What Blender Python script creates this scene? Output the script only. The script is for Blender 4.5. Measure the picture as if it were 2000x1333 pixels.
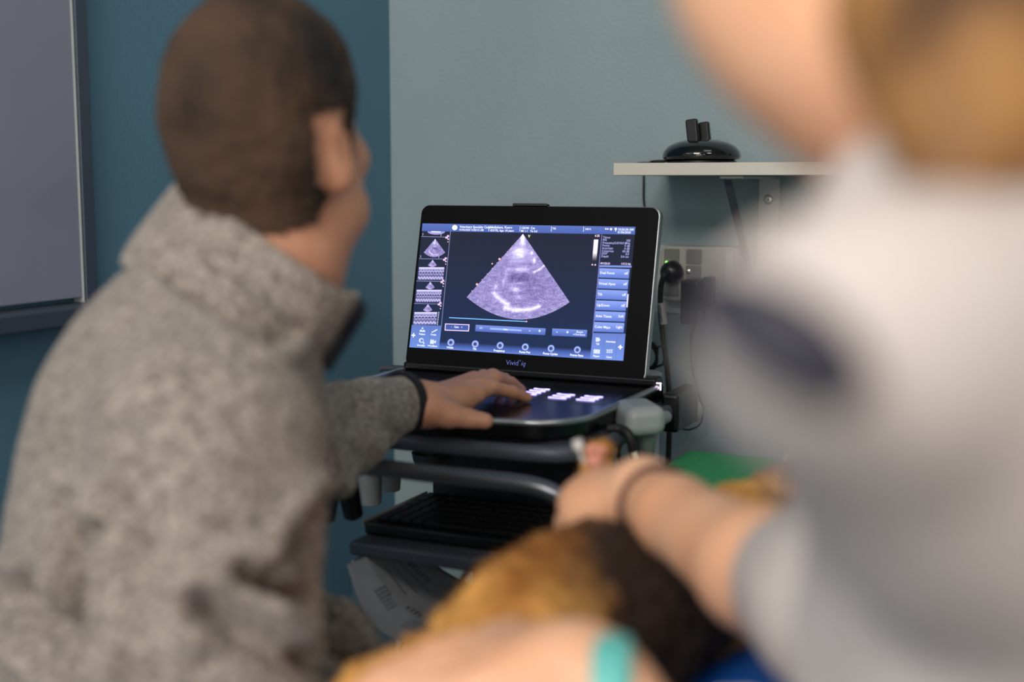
import bpy, bmesh, math, random
import numpy as np
from mathutils import Vector, Matrix, noise

for o in list(bpy.data.objects): bpy.data.objects.remove(o)
SC = bpy.context.scene
COL = SC.collection
random.seed(7); RNG = np.random.default_rng(11)

# ---------------------------------------------------------------- camera
FOC = 2500.0
PITCH = math.atan((666.5 - 350) / FOC)
YAW = math.radians(25)
CA, SA = math.cos(YAW), math.sin(YAW)
CAM = np.array([1.25, -2.135, 1.25])
cd = bpy.data.cameras.new('camera'); cam = bpy.data.objects.new('camera', cd); COL.objects.link(cam)
cam.location = CAM
cam.rotation_euler = (math.pi / 2 - PITCH, 0, YAW)
cd.sensor_width = 36; cd.lens = FOC * 36 / 2000
cd.clip_start = 0.05
cd.dof.use_dof = True; cd.dof.focus_distance = 1.92
cd.dof.aperture_fstop = (cd.lens / 1000) / 0.0225
cd.dof.aperture_blades = 9
SC.camera = cam
# ---------------------------------------------------------------- light and exposure
SC.view_settings.view_transform = 'Standard'; SC.view_settings.look = 'None'
SC.view_settings.exposure = 0.0; SC.view_settings.gamma = 1.0
SC.view_settings.use_curve_mapping = False
w = bpy.data.worlds.new('world'); SC.world = w; w.use_nodes = True
w.node_tree.nodes['Background'].inputs[0].default_value = (0.55, 0.68, 0.75, 1)
w.node_tree.nodes['Background'].inputs[1].default_value = 0.015
def area(name, loc, target, size, energy, color, size_y=None):
    l = bpy.data.lights.new(name, 'AREA'); l.energy = energy; l.color = color
    l.shape = 'RECTANGLE'; l.size = size; l.size_y = size_y or size
    o = bpy.data.objects.new(name, l); COL.objects.link(o); o.location = loc
    o.rotation_euler = (Vector(target) - Vector(loc)).to_track_quat('-Z', 'Y').to_euler()
    return o
area('ceiling_lamp_key', (0.75, -3.3, 2.5), (0.6, -0.9, 1.0), 1.0, 45, (1.0, 0.94, 0.86), 0.6)
area('ceiling_lamp_fill', (2.5, -2.4, 2.4), (1.2, -1.5, 1.1), 0.6, 9, (1.0, 0.89, 0.80))
area('added_fill_front', (0.8, -4.1, 1.35), (1.0, -1.6, 1.15), 1.2, 15, (1.0, 0.95, 0.90))  # added fill at body height; the front wall has no window
area('added_fill_low', (1.75, -3.3, 1.45), (1.2, -1.5, 1.12), 0.8, 13, (1.0, 0.90, 0.82))  # added low fill behind the camera to brighten the woman's torso
area('ceiling_lamp_back', (1.3, -0.9, 2.62), (0.9, 0.0, 1.75), 0.5, 2.0, (0.86, 0.95, 1.0))

# ---------------------------------------------------------------- geometry helpers
def ray(px, py):
    u = (px - 1000) / FOC; v = (666.5 - py) / FOC
    f = math.cos(PITCH) + v * math.sin(PITCH); z = v * math.cos(PITCH) - math.sin(PITCH)
    return np.array([u * CA - f * SA, u * SA + f * CA, z]), f
def P(px, py, d):                      # a point of the room at horizontal distance d
    r, f = ray(px, py); return CAM + r * (d / f)
def hit(px, py, ax, val):
    r, f = ray(px, py); return CAM + r * ((val - CAM[ax]) / r[ax])
def D(r, f, z=0.0):                    # a direction given as right / away / up
    return np.array([r * CA - f * SA, r * SA + f * CA, z])
def V3(*a): return np.array(a, float)
def unit(v): v = np.asarray(v, float); return v / (np.linalg.norm(v) + 1e-12)

ORG = {}
def link(name, me, mat, parent=None, origin=None, smooth=True):
    o = bpy.data.objects.new(name, me); COL.objects.link(o)
    org = np.array(origin if origin is not None else (ORG[parent.name] if parent else (0, 0, 0)), float)
    ORG[o.name] = org
    if parent:
        o.parent = parent; o.location = org - ORG[parent.name]
    else: o.location = org
    if mat: me.materials.append(mat)
    if smooth:
        for p in me.polygons: p.use_smooth = True
    return o
def tag(o, label=None, cat=None, group=None, kind=None):
    if label: o['label'] = label
    if cat: o['category'] = cat
    if group: o['group'] = group
    if kind: o['kind'] = kind
    return o
def thing(name, label, cat, loc, group=None):
    o = bpy.data.objects.new(name, None); COL.objects.link(o); o.location = loc; o.empty_display_size = .05
    ORG[o.name] = np.array(loc, float)
    return tag(o, label, cat, group)

class MB:
    def __init__(s): s.v = []; s.f = []; s.c = []
    def add(s, vs, fs, col=None):
        b = len(s.v); s.v += [tuple(map(float, v)) for v in vs]; s.f += [tuple(i + b for i in f) for f in fs]
        s.c += [col or (1, 1, 1)] * len(vs) if not isinstance(col, list) else col
        return s
    def box(s, lo, hi, col=None):
        x0, y0, z0 = lo; x1, y1, z1 = hi
        return s.add([(x0,y0,z0),(x1,y0,z0),(x1,y1,z0),(x0,y1,z0),(x0,y0,z1),(x1,y0,z1),(x1,y1,z1),(x0,y1,z1)],
                     [(0,3,2,1),(4,5,6,7),(0,1,5,4),(1,2,6,5),(2,3,7,6),(3,0,4,7)], col)
    def obox(s, c, ax, ay, az, hx, hy, hz, col=None):
        c = np.array(c); ax, ay, az = map(unit, (ax, ay, az)); vs = []
        for sz in (-1, 1):
            for sx, sy in ((-1,-1),(1,-1),(1,1),(-1,1)):
                vs.append(c + ax*hx*sx + ay*hy*sy + az*hz*sz)
        return s.add(vs, [(0,3,2,1),(4,5,6,7),(0,1,5,4),(1,2,6,5),(2,3,7,6),(3,0,4,7)], col)
    def tube(s, pts, r, n=12, caps=True, smooth=0, flat=1.0):
        pts = [np.array(p, float) for p in pts]
        if smooth: pts = catmull(pts, smooth)
        rs = r if hasattr(r, '__len__') else [r] * len(pts)
        if len(rs) != len(pts): rs = np.interp(np.linspace(0, 1, len(pts)), np.linspace(0, 1, len(rs)), rs)
        t0 = unit(pts[1] - pts[0]); up = V3(0, 0, 1) if abs(t0[2]) < .9 else V3(1, 0, 0)
        nrm = unit(np.cross(t0, up)); vs = []; fs = []
        for i, p in enumerate(pts):
            t = unit(pts[min(i+1, len(pts)-1)] - pts[max(i-1, 0)])
            nrm = unit(nrm - t * nrm.dot(t)); b = np.cross(t, nrm)
            for k in range(n):
                a = 2*math.pi*k/n; vs.append(p + rs[i]*(math.cos(a)*nrm + math.sin(a)*b*flat))
        for i in range(len(pts)-1):
            for k in range(n):
                fs.append((i*n+k, i*n+(k+1) % n, (i+1)*n+(k+1) % n, (i+1)*n+k))
        if caps: fs += [tuple(range(n))[::-1], tuple((len(pts)-1)*n+k for k in range(n))]
        return s.add(vs, fs)
    def cyl(s, a, b, ra, rb=None, n=32): return s.tube([a, b], [ra, ra if rb is None else rb], n)
    def lathe(s, c, prof, n=40, axis=(0,0,1), squash=1.0):   # prof: (radius, height)
        c = np.array(c, float); a = unit(axis); h = V3(1,0,0) if abs(a[0]) < .9 else V3(0,1,0)
        x = unit(np.cross(h, a)); y = np.cross(a, x); vs = []; fs = []
        for r, z in prof:
            for k in range(n):
                t = 2*math.pi*k/n; vs.append(c + a*z + r*(math.cos(t)*x + squash*math.sin(t)*y))
        for i in range(len(prof)-1):
            for k in range(n): fs.append((i*n+k, i*n+(k+1) % n, (i+1)*n+(k+1) % n, (i+1)*n+k))
        fs += [tuple(range(n))[::-1], tuple((len(prof)-1)*n+k for k in range(n))]
        return s.add(vs, fs)
    def prism(s, poly, off):                                # poly: world points, off: extrusion vector
        n = len(poly); off = np.array(off); vs = [np.array(p) for p in poly] + [np.array(p)+off for p in poly]
        fs = [tuple(range(n))[::-1], tuple(range(n, 2*n))] + [(k, (k+1) % n, n+(k+1) % n, n+k) for k in range(n)]
        return s.add(vs, fs)
    def build(s, name, mat, parent=None, origin=None, bevel=0, smooth=False, colors=False, seg=2, fix=True):
        org = np.array(origin if origin is not None else (ORG[parent.name] if parent else (0,0,0)), float)
        me = bpy.data.meshes.new(name)
        me.from_pydata([tuple(np.array(v)-org) for v in s.v], [], s.f); me.update()
        if fix:
            bm = bmesh.new(); bm.from_mesh(me); bmesh.ops.recalc_face_normals(bm, faces=bm.faces); bm.to_mesh(me); bm.free()
        if colors:
            at = me.color_attributes.new('Col', 'FLOAT_COLOR', 'POINT')
            at.data.foreach_set('color', np.array([(*c, 1) for c in s.c], dtype=np.float32).ravel())
        o = link(name, me, mat, parent, org, smooth=smooth or bevel > 0)
        if bevel:
            m = o.modifiers.new('bevel', 'BEVEL'); m.width = bevel; m.segments = seg; m.limit_method = 'ANGLE'; m.angle_limit = math.radians(40)
            m.harden_normals = True
        elif smooth:
            me.set_sharp_from_angle(angle=math.radians(45))
        return o
def catmull(pts, k):
    q = [2*pts[0]-pts[1]] + list(pts) + [2*pts[-1]-pts[-2]]; out = []
    for i in range(1, len(q)-2):
        for j in range(k):
            t = j/k; a, b, c, d = q[i-1], q[i], q[i+1], q[i+2]
            out.append(.5*((2*b)+(c-a)*t+(2*a-5*b+4*c-d)*t*t+(3*b-a-3*c+d)*t**3))
    out.append(q[-2]); return out
def rrect(w, h, r, n=6, cx=0, cy=0):
    out = []
    for (sx, sy, a0) in ((1,1,0),(-1,1,90),(-1,-1,180),(1,-1,270)):
        for k in range(n+1):
            a = math.radians(a0+90*k/n); out.append((cx+sx*(w/2-r)+r*math.cos(a), cy+sy*(h/2-r)+r*math.sin(a)))
    return out

# ---------------------------------------------------------------- smooth solid modelling (distance field + surface nets)
def frame(fwd, up=(0, 0, 1)):
    y = unit(fwd); x = unit(np.cross(y, up)); z = np.cross(x, y); return np.stack([x, y, z])   # rows: right, forward, up
def cap(a, b, ra, rb=None, k=.015, sub=False): return ('cap', np.array(a, float), np.array(b, float), ra, ra if rb is None else rb, k, sub)
def ell(c, rad, R=None, k=.015, sub=False): return ('ell', np.array(c, float), np.array(rad, float), np.eye(3) if R is None else R, None, k, sub)
def chain(pts, rads, k=.015):
    return [cap(pts[i], pts[i+1], rads[i], rads[i+1], k) for i in range(len(pts)-1)]
def sdf_mesh(prims, vox):
    los = []; his = []
    for p in prims:
        if p[0] == 'cap': R = max(p[3], p[4]); lo = np.minimum(p[1], p[2])-R; hi = np.maximum(p[1], p[2])+R
        else:
            e = np.sqrt(((p[3]*p[2][:, None])**2).sum(0)); lo = p[1]-e; hi = p[1]+e
        los.append(lo); his.append(hi)
    add = [i for i, p in enumerate(prims) if not p[6]]
    LO = np.min([los[i] for i in add], 0)-4*vox; HI = np.max([his[i] for i in add], 0)+4*vox
    n = np.ceil((HI-LO)/vox).astype(int)+1
    G = np.full(n, .5, dtype=np.float32)
    for i, p in enumerate(prims):
        m = p[5]+3*vox
        a = np.maximum(np.floor((los[i]-m-LO)/vox).astype(int), 0); b = np.minimum(np.ceil((his[i]+m-LO)/vox).astype(int)+1, n)
        if (b <= a).any(): continue
        ax = [LO[j]+vox*np.arange(a[j], b[j]) for j in range(3)]
        X, Y, Z = np.meshgrid(*ax, indexing='ij', sparse=True)
        if p[0] == 'cap':
            A, B = p[1], p[2]; d = B-A; L2 = max(d.dot(d), 1e-9)
            t = np.clip(((X-A[0])*d[0]+(Y-A[1])*d[1]+(Z-A[2])*d[2])/L2, 0, 1)
            dist = np.sqrt((X-A[0]-t*d[0])**2+(Y-A[1]-t*d[1])**2+(Z-A[2]-t*d[2])**2)-(p[3]+(p[4]-p[3])*t)
        else:
            c, r, R = p[1], p[2], p[3]; q = []
            for j in range(3): q.append((X-c[0])*R[j, 0]+(Y-c[1])*R[j, 1]+(Z-c[2])*R[j, 2])
            k0 = np.sqrt(sum((q[j]/r[j])**2 for j in range(3))); k1 = np.sqrt(sum((q[j]/r[j]**2)**2 for j in range(3)))+1e-9
            dist = k0*(k0-1)/k1
        sl = tuple(slice(a[j], b[j]) for j in range(3)); S = G[sl]; k = p[5]
        if p[6]:
            dist = -dist; h = np.clip(.5-.5*(S-dist)/k, 0, 1); h = np.clip(.5+.5*(dist-S)/k, 0, 1)
            G[sl] = S*(1-h)+dist*h+k*h*(1-h)
        else:
            h = np.clip(.5+.5*(S-dist)/k, 0, 1); G[sl] = S*(1-h)+dist*h-k*h*(1-h)
    # surface nets
    ins = G < 0
    cs = np.zeros(tuple(n-1), np.int8)
    for dx in (0, 1):
        for dy in (0, 1):
            for dz in (0, 1):
                cs += ins[dx:n[0]-1+dx, dy:n[1]-1+dy, dz:n[2]-1+dz]
    act = (cs > 0) & (cs < 8); idx = -np.ones(act.shape, np.int64); cells = np.argwhere(act); idx[act] = np.arange(len(cells))
    acc = np.zeros((len(cells), 3)); cnt = np.zeros(len(cells))
    corners = [(a, b, c) for a in (0, 1) for b in (0, 1) for c in (0, 1)]
    for a in corners:
        for j in range(3):
            if a[j]: continue
            b = list(a); b[j] = 1
            ga = G[cells[:, 0]+a[0], cells[:, 1]+a[1], cells[:, 2]+a[2]]; gb = G[cells[:, 0]+b[0], cells[:, 1]+b[1], cells[:, 2]+b[2]]
            m = (ga < 0) != (gb < 0); t = ga[m]/(ga[m]-gb[m])
            pos = np.tile(np.array(a, float), (m.sum(), 1)); pos[:, j] += t; acc[m] += pos; cnt[m] += 1
    verts = LO+vox*(cells+acc/cnt[:, None]); faces = []
    for j in range(3):
        u, v = (j+1) % 3, (j+2) % 3
        sa = [slice(None)]*3; sb = [slice(None)]*3; sa[j] = slice(0, n[j]-1); sb[j] = slice(1, n[j])
        A = ins[tuple(sa)]; B = ins[tuple(sb)]; e = np.argwhere(A != B)
        e = e[(e[:, u] > 0) & (e[:, v] > 0) & (e[:, u] < n[u]-1) & (e[:, v] < n[v]-1)]
        du = np.zeros(3, int); du[u] = 1; dv = np.zeros(3, int); dv[v] = 1
        q = [idx[tuple((e-o).T)] for o in (du*0, du, du+dv, dv)]
        q = np.stack(q, 1); flip = A[tuple(e.T)]
        q[~flip] = q[~flip][:, ::-1]; faces.append(q)
    faces = np.concatenate(faces); return verts, faces
def solid(name, prims, vox, mat, parent=None, origin=None, disp=None, relax=2):
    v, f = sdf_mesh(prims, vox)
    org = np.array(origin if origin is not None else ORG[parent.name], float)
    for _ in range(relax):
        acc = np.zeros_like(v); cnt = np.zeros(len(v))
        for a in range(4):
            i, j = f[:, a], f[:, (a+1) % 4]
            for d in range(3): acc[:, d] += np.bincount(i, v[j, d], len(v))+np.bincount(j, v[i, d], len(v))
            cnt += np.bincount(i, minlength=len(v))+np.bincount(j, minlength=len(v))
        v = v*.5+.5*acc/np.maximum(cnt, 1)[:, None]
    if disp is not None:
        nrm = vnormals(v, f); v = v+nrm*np.array([disp(p) for p in v])[:, None]
    me = bpy.data.meshes.new(name); me.from_pydata((v-org).tolist(), [], f.tolist()); me.update()
    o = link(name, me, mat, parent, org); o['_n'] = 0; del o['_n']
    return o, v, f
def vnormals(v, f):
    fn = np.cross(v[f[:, 2]]-v[f[:, 0]], v[f[:, 3]]-v[f[:, 1]]); n = np.zeros_like(v)
    for a in range(4):
        for d in range(3): n[:, d] += np.bincount(f[:, a], fn[:, d], len(v))
    return n/(np.linalg.norm(n, axis=1)[:, None]+1e-12)
def shell(name, v, f, mask, thick, mat, parent, disp=None, inner=.003):
    """a layer (hair, garment) grown from the faces picked by mask, with real thickness"""
    keep = mask[f].all(1); ff = f[keep]; used = np.unique(ff); rm = -np.ones(len(v), int); rm[used] = np.arange(len(used))
    n = vnormals(v, f)[used]; b = v[used]; ff = rm[ff]; t = np.array([thick+(disp(p) if disp else 0) for p in b])
    outer = b+n*t[:, None]; inn = b-n*inner; m = len(b)
    edges = {}
    for q in ff.tolist():
        for a in range(4):
            e = (q[a], q[(a+1) % 4]); edges[e] = edges.get(e, 0)+1
    rim = [(a, b2, b2+m, a+m)[::-1] for (a, b2) in edges if (b2, a) not in edges]
    me = bpy.data.meshes.new(name)
    me.from_pydata((np.concatenate([outer, inn])-ORG[parent.name]).tolist(), [], ff.tolist()+(ff[:, ::-1]+m).tolist()+rim); me.update()
    return link(name, me, mat, parent)
def fbm(p, s, o=(0, 0, 0)): return noise.noise(Vector((p[0]*s+o[0], p[1]*s+o[1], p[2]*s+o[2])))

# ---------------------------------------------------------------- materials
def lin(c):
    return tuple(((x/255)/12.92 if x/255 <= .04045 else ((x/255+.055)/1.055)**2.4) for x in c)
def mat(name, rgb, rough=.5, metal=0, spec=.5, var=0.0, vscale=8, rgb2=None, bump=0.0, bscale=200, sheen=0, coat=0, sss=0, emit=None, detail=4, ramp=(.35, .65)):
    m = bpy.data.materials.new(name); m.use_nodes = True; nt = m.node_tree; b = nt.nodes['Principled BSDF']
    c = lin(rgb); b.inputs['Base Color'].default_value = (*c, 1); b.inputs['Roughness'].default_value = rough
    b.inputs['Metallic'].default_value = metal; b.inputs['Specular IOR Level'].default_value = spec
    b.inputs['Sheen Weight'].default_value = sheen; b.inputs['Coat Weight'].default_value = coat
    if sss: b.inputs['Subsurface Weight'].default_value = sss; b.inputs['Subsurface Radius'].default_value = (.012, .005, .003); b.inputs['Subsurface Scale'].default_value = 1
    if emit: b.inputs['Emission Color'].default_value = (*lin(emit[0]), 1); b.inputs['Emission Strength'].default_value = emit[1]
    tc = nt.nodes.new('ShaderNodeTexCoord')
    if var or rgb2:
        n = nt.nodes.new('ShaderNodeTexNoise'); n.inputs['Scale'].default_value = vscale; n.inputs['Detail'].default_value = detail
        nt.links.new(tc.outputs['Object'], n.inputs['Vector']); r = nt.nodes.new('ShaderNodeValToRGB')
        r.color_ramp.elements[0].position, r.color_ramp.elements[1].position = ramp
        c2 = lin(rgb2) if rgb2 else tuple(min(1, x*(1+var)) for x in c); c1 = c if rgb2 else tuple(x*(1-var) for x in c)
        r.color_ramp.elements[0].color = (*c1, 1); r.color_ramp.elements[1].color = (*c2, 1)
        nt.links.new(n.outputs['Fac'], r.inputs['Fac']); nt.links.new(r.outputs['Color'], b.inputs['Base Color'])
    if bump:
        n2 = nt.nodes.new('ShaderNodeTexNoise'); n2.inputs['Scale'].default_value = bscale; n2.inputs['Detail'].default_value = 3
        nt.links.new(tc.outputs['Object'], n2.inputs['Vector']); bp = nt.nodes.new('ShaderNodeBump')
        bp.inputs['Strength'].default_value = bump; bp.inputs['Distance'].default_value = .002
        nt.links.new(n2.outputs['Fac'], bp.inputs['Height']); nt.links.new(bp.outputs['Normal'], b.inputs['Normal'])
    return m
M = {}
M['wall'] = mat('painted_wall_blue_grey', (148, 166, 172), .62, var=.05, vscale=3, bump=.35, bscale=170)
M['wall_left'] = mat('painted_wall_shaded', (86, 128, 150), .6, var=.05, vscale=3, bump=.35, bscale=170)  # same paint as the back wall, its weaker light put into a darker tone
M['ceil'] = mat('ceiling_paint', (190, 190, 186), .8)
M['wall_r'] = mat('painted_wall_far', (128, 146, 150), .7)
M['floor'] = mat('vinyl_floor', (105, 108, 108), .5, var=.15, vscale=30)
M['board'] = mat('whiteboard_enamel', (134, 138, 154), .2, var=.03, vscale=4)
M['board_frame'] = mat('whiteboard_frame', (70, 80, 94), .4, metal=.3)
M['shelf'] = mat('white_laminate', (214, 210, 198), .5, var=.02, vscale=20)
M['white_metal'] = mat('white_painted_steel', (205, 205, 202), .35, var=.02, vscale=20)
M['screw'] = mat('zinc_screw', (190, 190, 185), .3, metal=.9)
M['black'] = mat('black_plastic', (12, 13, 16), .35, var=.1, vscale=40)
M['bezel'] = mat('matte_black_bezel', (5, 5, 7), .55, spec=.12, var=.1, vscale=10)
M['gloss'] = mat('black_gloss', (6, 7, 9), .12, coat=.6, var=.1, vscale=10)
M['deck'] = mat('console_deck', (8, 9, 13), .22, var=.1, vscale=30)
M['rubber'] = mat('black_rubber', (16, 16, 18), .6, var=.1, vscale=30)
M['silver'] = mat('satin_silver', (170, 175, 180), .32, metal=.85, var=.04, vscale=30)
M['tube'] = mat('anodised_tube', (118, 122, 130), .34, metal=.85, var=.04, vscale=30)
M['dgrey'] = mat('dark_grey_metal', (52, 56, 66), .42, metal=.35, var=.06, vscale=15)
M['cartgrey'] = mat('cart_grey_plastic', (78, 84, 96), .45, metal=.2, var=.06, vscale=15)
M['dpanel'] = mat('dark_panel', (34, 38, 48), .55, var=.08, vscale=15)
M['lgrey'] = mat('light_grey_plastic', (150, 156, 158), .45, var=.04, vscale=20)
M['outlet'] = mat('outlet_white_plastic', (172, 170, 164), .5, var=.02, vscale=20)
M['outletface'] = mat('outlet_grey_face', (118, 118, 114), .6, var=.03, vscale=20)
M['wallplate'] = mat('wall_plate', (190, 192, 190), .5, var=.02, vscale=20)
M['tagwhite'] = mat('white_tag', (215, 215, 212), .6, var=.02, vscale=30)
M['ink'] = mat('black_ink', (20, 20, 22), .7, var=.1, vscale=50)
M['green_led'] = mat('green_led', (140, 255, 120), .4, emit=((150, 255, 110), 3.0))
M['white_led'] = mat('white_led', (255, 240, 255), .4, emit=((255, 225, 255), 3.5))
M['key_light'] = mat('backlit_key', (150, 150, 255), .4, emit=((180, 170, 255), 2.4))
M['logo'] = mat('logo_blue', (110, 120, 210), .4, emit=((105, 115, 210), .35))
M['paper'] = mat('printer_paper', (176, 180, 188), .7, var=.02, vscale=20)
M['green'] = mat('green_foam', (46, 142, 88), .7, var=.06, vscale=60, bump=.4, bscale=300)
M['blue'] = mat('blue_vinyl_pad', (10, 82, 168), .5, var=.06, vscale=20)
M['towel'] = mat('white_towel', (205, 203, 205), .9, var=.04, vscale=80, bump=.6, bscale=300)
M['steel'] = mat('table_steel', (120, 126, 130), .35, metal=.7, var=.05, vscale=10)
M['skin'] = mat('skin_tan', (196, 140, 112), .5, rgb2=(206, 152, 124), vscale=30, bump=.15, bscale=350, sss=.12)
M['skin2'] = mat('skin_fair', (224, 165, 128), .5, rgb2=(232, 180, 146), vscale=18, bump=.1, bscale=350, sss=.12)
M['fleece'] = mat('grey_heather_fleece', (88, 81, 76), .95, rgb2=(178, 166, 156), vscale=170, bump=1.0, bscale=420, sheen=.15, detail=5, ramp=(.33, .67))
M['navy'] = mat('navy_trim', (16, 20, 34), .7, var=.1, vscale=50)
M['trouser'] = mat('dark_trousers', (38, 40, 50), .85, var=.1, vscale=60)
M['scrub'] = mat('pale_grey_scrub_cloth', (182, 173, 170), .85, rgb2=(192, 184, 181), vscale=12, bump=.3, bscale=250)
M['scrub_pants'] = mat('grey_scrub_trousers', (120, 122, 130), .9, var=.05, vscale=40)
M['strap'] = mat('dark_strap', (38, 38, 52), .6, var=.1, vscale=30)
M['hair_m'] = mat('short_dark_brown_hair', (26, 18, 16), .8, rgb2=(84, 60, 40), vscale=13, bump=1.0, bscale=900, detail=5)
M['hair_w'] = mat('light_brown_hair', (58, 34, 13), .6, rgb2=(170, 120, 64), vscale=13, bump=.8, bscale=500)
M['fur'] = mat('ginger_cat_fur', (150, 92, 30), .85, rgb2=(228, 170, 90), vscale=11, bump=1.0, bscale=300, sheen=0, detail=3, ramp=(.36, .62))
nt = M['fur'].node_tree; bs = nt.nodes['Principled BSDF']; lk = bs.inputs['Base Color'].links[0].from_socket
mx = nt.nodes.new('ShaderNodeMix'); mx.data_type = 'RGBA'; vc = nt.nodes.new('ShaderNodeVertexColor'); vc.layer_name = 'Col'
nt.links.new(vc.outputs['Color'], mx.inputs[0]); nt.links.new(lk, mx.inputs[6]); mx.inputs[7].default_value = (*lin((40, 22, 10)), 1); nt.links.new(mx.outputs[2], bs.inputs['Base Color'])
M['pink'] = mat('pink_cat_skin', (206, 140, 120), .6, var=.06, vscale=60)
M['eye'] = mat('eye_white', (220, 218, 212), .15, var=.02, vscale=20)
M['teal'] = mat('teal_band', (98, 186, 180), .5, var=.04, vscale=40)
M['tie'] = mat('brown_hair_tie', (88, 56, 48), .7, var=.1, vscale=100)
M['keycap'] = mat('black_keycap', (14, 15, 18), .45, var=.15, vscale=60)
md = bpy.data.materials.new('display_light'); md.use_nodes = True; nt = md.node_tree
nt.nodes.remove(nt.nodes['Principled BSDF']); em = nt.nodes.new('ShaderNodeEmission'); ca = nt.nodes.new('ShaderNodeVertexColor'); ca.layer_name = 'Col'
nt.links.new(ca.outputs['Color'], em.inputs['Color']); nt.links.new(em.outputs[0], nt.nodes['Material Output'].inputs['Surface']); em.inputs['Strength'].default_value = 1.3
M['display'] = md

def text_pts(s, size, align='LEFT', bold=0.0, shear=0):
    cu = bpy.data.curves.new('t', 'FONT'); cu.body = s; cu.size = size; cu.align_x = align; cu.resolution_u = 2; cu.offset = bold*size; cu.shear = shear
    o = bpy.data.objects.new('t', cu); COL.objects.link(o); dg = bpy.context.evaluated_depsgraph_get(); me = o.evaluated_get(dg).to_mesh()
    v = [tuple(x.co) for x in me.vertices]; f = [tuple(p.vertices) for p in me.polygons]
    o.evaluated_get(dg).to_mesh_clear(); bpy.data.objects.remove(o); bpy.data.curves.remove(cu); return v, f

# ================================================================ the room
RX, RY, RZ = 3.3, -4.2, 2.7
def struct(name, mb, m, **k): return tag(mb.build(name, m, origin=(0, 0, 0), **k), kind='structure')
struct('floor', MB().box((-.1, RY-.1, -.1), (RX+.1, .1, 0)), M['floor'])
struct('ceiling', MB().box((-.1, RY-.1, RZ), (RX+.1, .1, RZ+.1)), M['ceil'])
struct('wall_back', MB().box((0, 0, 0), (RX, .1, RZ)), M['wall'])
struct('wall_left', MB().box((-.1, RY, 0), (0, .1, RZ)), M['wall_left'])
struct('wall_right', MB().box((RX, RY, 0), (RX+.1, .1, RZ)), M['wall_r'])
struct('wall_front', MB().box((0, RY-.1, 0), (RX, RY, RZ)), M['wall_r'])

# whiteboard on the left wall
wy = -.838
t = thing('whiteboard', 'large grey-white whiteboard in a dark frame on the left wall', 'whiteboard', (0, -1.4, 1.09))
MB().box((.004, -2.0, 1.095), (.018, wy-.004, 1.98)).build('board_panel', M['board'], t)
fr = MB(); fr.box((.002, wy-.004, 1.075), (.02, wy, 2.0)); fr.box((.002, -2.03, 1.98), (.03, wy, 2.0)); fr.box((.002, -2.03, 1.075), (.03, -2.0, 2.0))
fr.build('frame', M['lgrey'], t, bevel=.002)
MB().box((.002, wy+.0005, 1.062), (.022, wy+.022, 2.0)).build('side_trim', M['board_frame'], t, bevel=.002)
MB().box((.002, -2.03, 1.064), (.06, wy+.004, 1.088)).build('pen_tray', M['board_frame'], t, bevel=.003)
p = hit(40, 643, 0, .03); MB().lathe(p, [(.002, -.004), (.0045, -.002), (.005, 0), (.003, .004)], 16, (1, 0, 0)).build('tray_clip', M['screw'], t, smooth=True)

# shelf
t = thing('wall_shelf', 'white laminate wall shelf on a white steel bracket', 'shelf', (.9, 0, 1.256))
MB().box((.552, -.27, 1.2555), (1.55, -.007, 1.2745)).build('shelf_board', M['shelf'], t, bevel=.0012)
def bracket(x0):
    b = MB(); b.box((x0, -.006, 1.0), (x0+.036, -.002, 1.2545))
    b.box((x0, -.245, 1.2505), (x0+.036, -.002, 1.2548)); b.box((x0+.0335, -.012, 1.0), (x0+.036, -.006, 1.25))
    o = b.build('bracket', M['white_metal'], t, bevel=.0012)
    s = MB(); s.obox((x0+.010, -.125, 1.135), (1, 0, 0), (0, -.232, .236), (0, .236, .232), .006, .158, .002); s.build('brace', M['cartgrey'], o, bevel=.001)
    for z, mm in ((1.216, 'screw'), (1.148, 'white_metal'), (1.06, 'screw')):
        q = MB(); q.lathe((x0+.017, -.006, z), [(.0085, 0), (.0085, .0014), (.006, .0032), (.004, .0036)], 24, (0, -1, 0)); q.build('screw', M[mm], o, smooth=True)
        if mm == 'screw': MB().box((x0+.0155, -.0098, z-.0015), (x0+.0185, -.0092, z+.0015)).build('screw_slot', M['ink'], o)
bracket(.713); bracket(1.30)

# black round stand on the shelf
c0 = hit(1370, 316, 1, -.135); c0[2] = 1.2746
t = thing('round_device_stand', 'glossy black domed stand with two short upright prongs, on the white shelf', 'stand', c0)
MB().lathe(c0, [(.052, 0), (.055, .001), (.055, .004), (.050, .0055)], 48).build('foot_ring', M['black'], t, smooth=True)
MB().lathe(c0, [(.050, .005), (.060, .0065), (.0625, .011), (.0605, .019), (.054, .027), (.043, .033), (.028, .037), (.012, .0385)], 48).build('dome', M['gloss'], t, smooth=True)
for dx, dy, h, w_ in ((-.008, -.012, .064, .010), (.006, .008, .060, .009)):
    a = c0+V3(dx, dy, .026); MB().obox(a+V3(-.003, 0, (h-.026)/2), (1, 0, .12), (0, 1, 0), (-.12, 0, 1), w_*.95, .006, (h-.026)/2+.006).build('prong', M['black'], t, bevel=.003)
cb = [c0+V3(-.045, -.02, .004), c0+V3(-.062, -.03, .004), hit(1275, 318, 2, 1.277), V3(.60, -.1, 1.277), V3(.575, .0-.012, 1.277)]
q0 = hit(1257, 345, 1, -.0035)
cb[-1] = V3(q0[0], -.0, 1.277)+V3(0, .0, 0)
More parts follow.
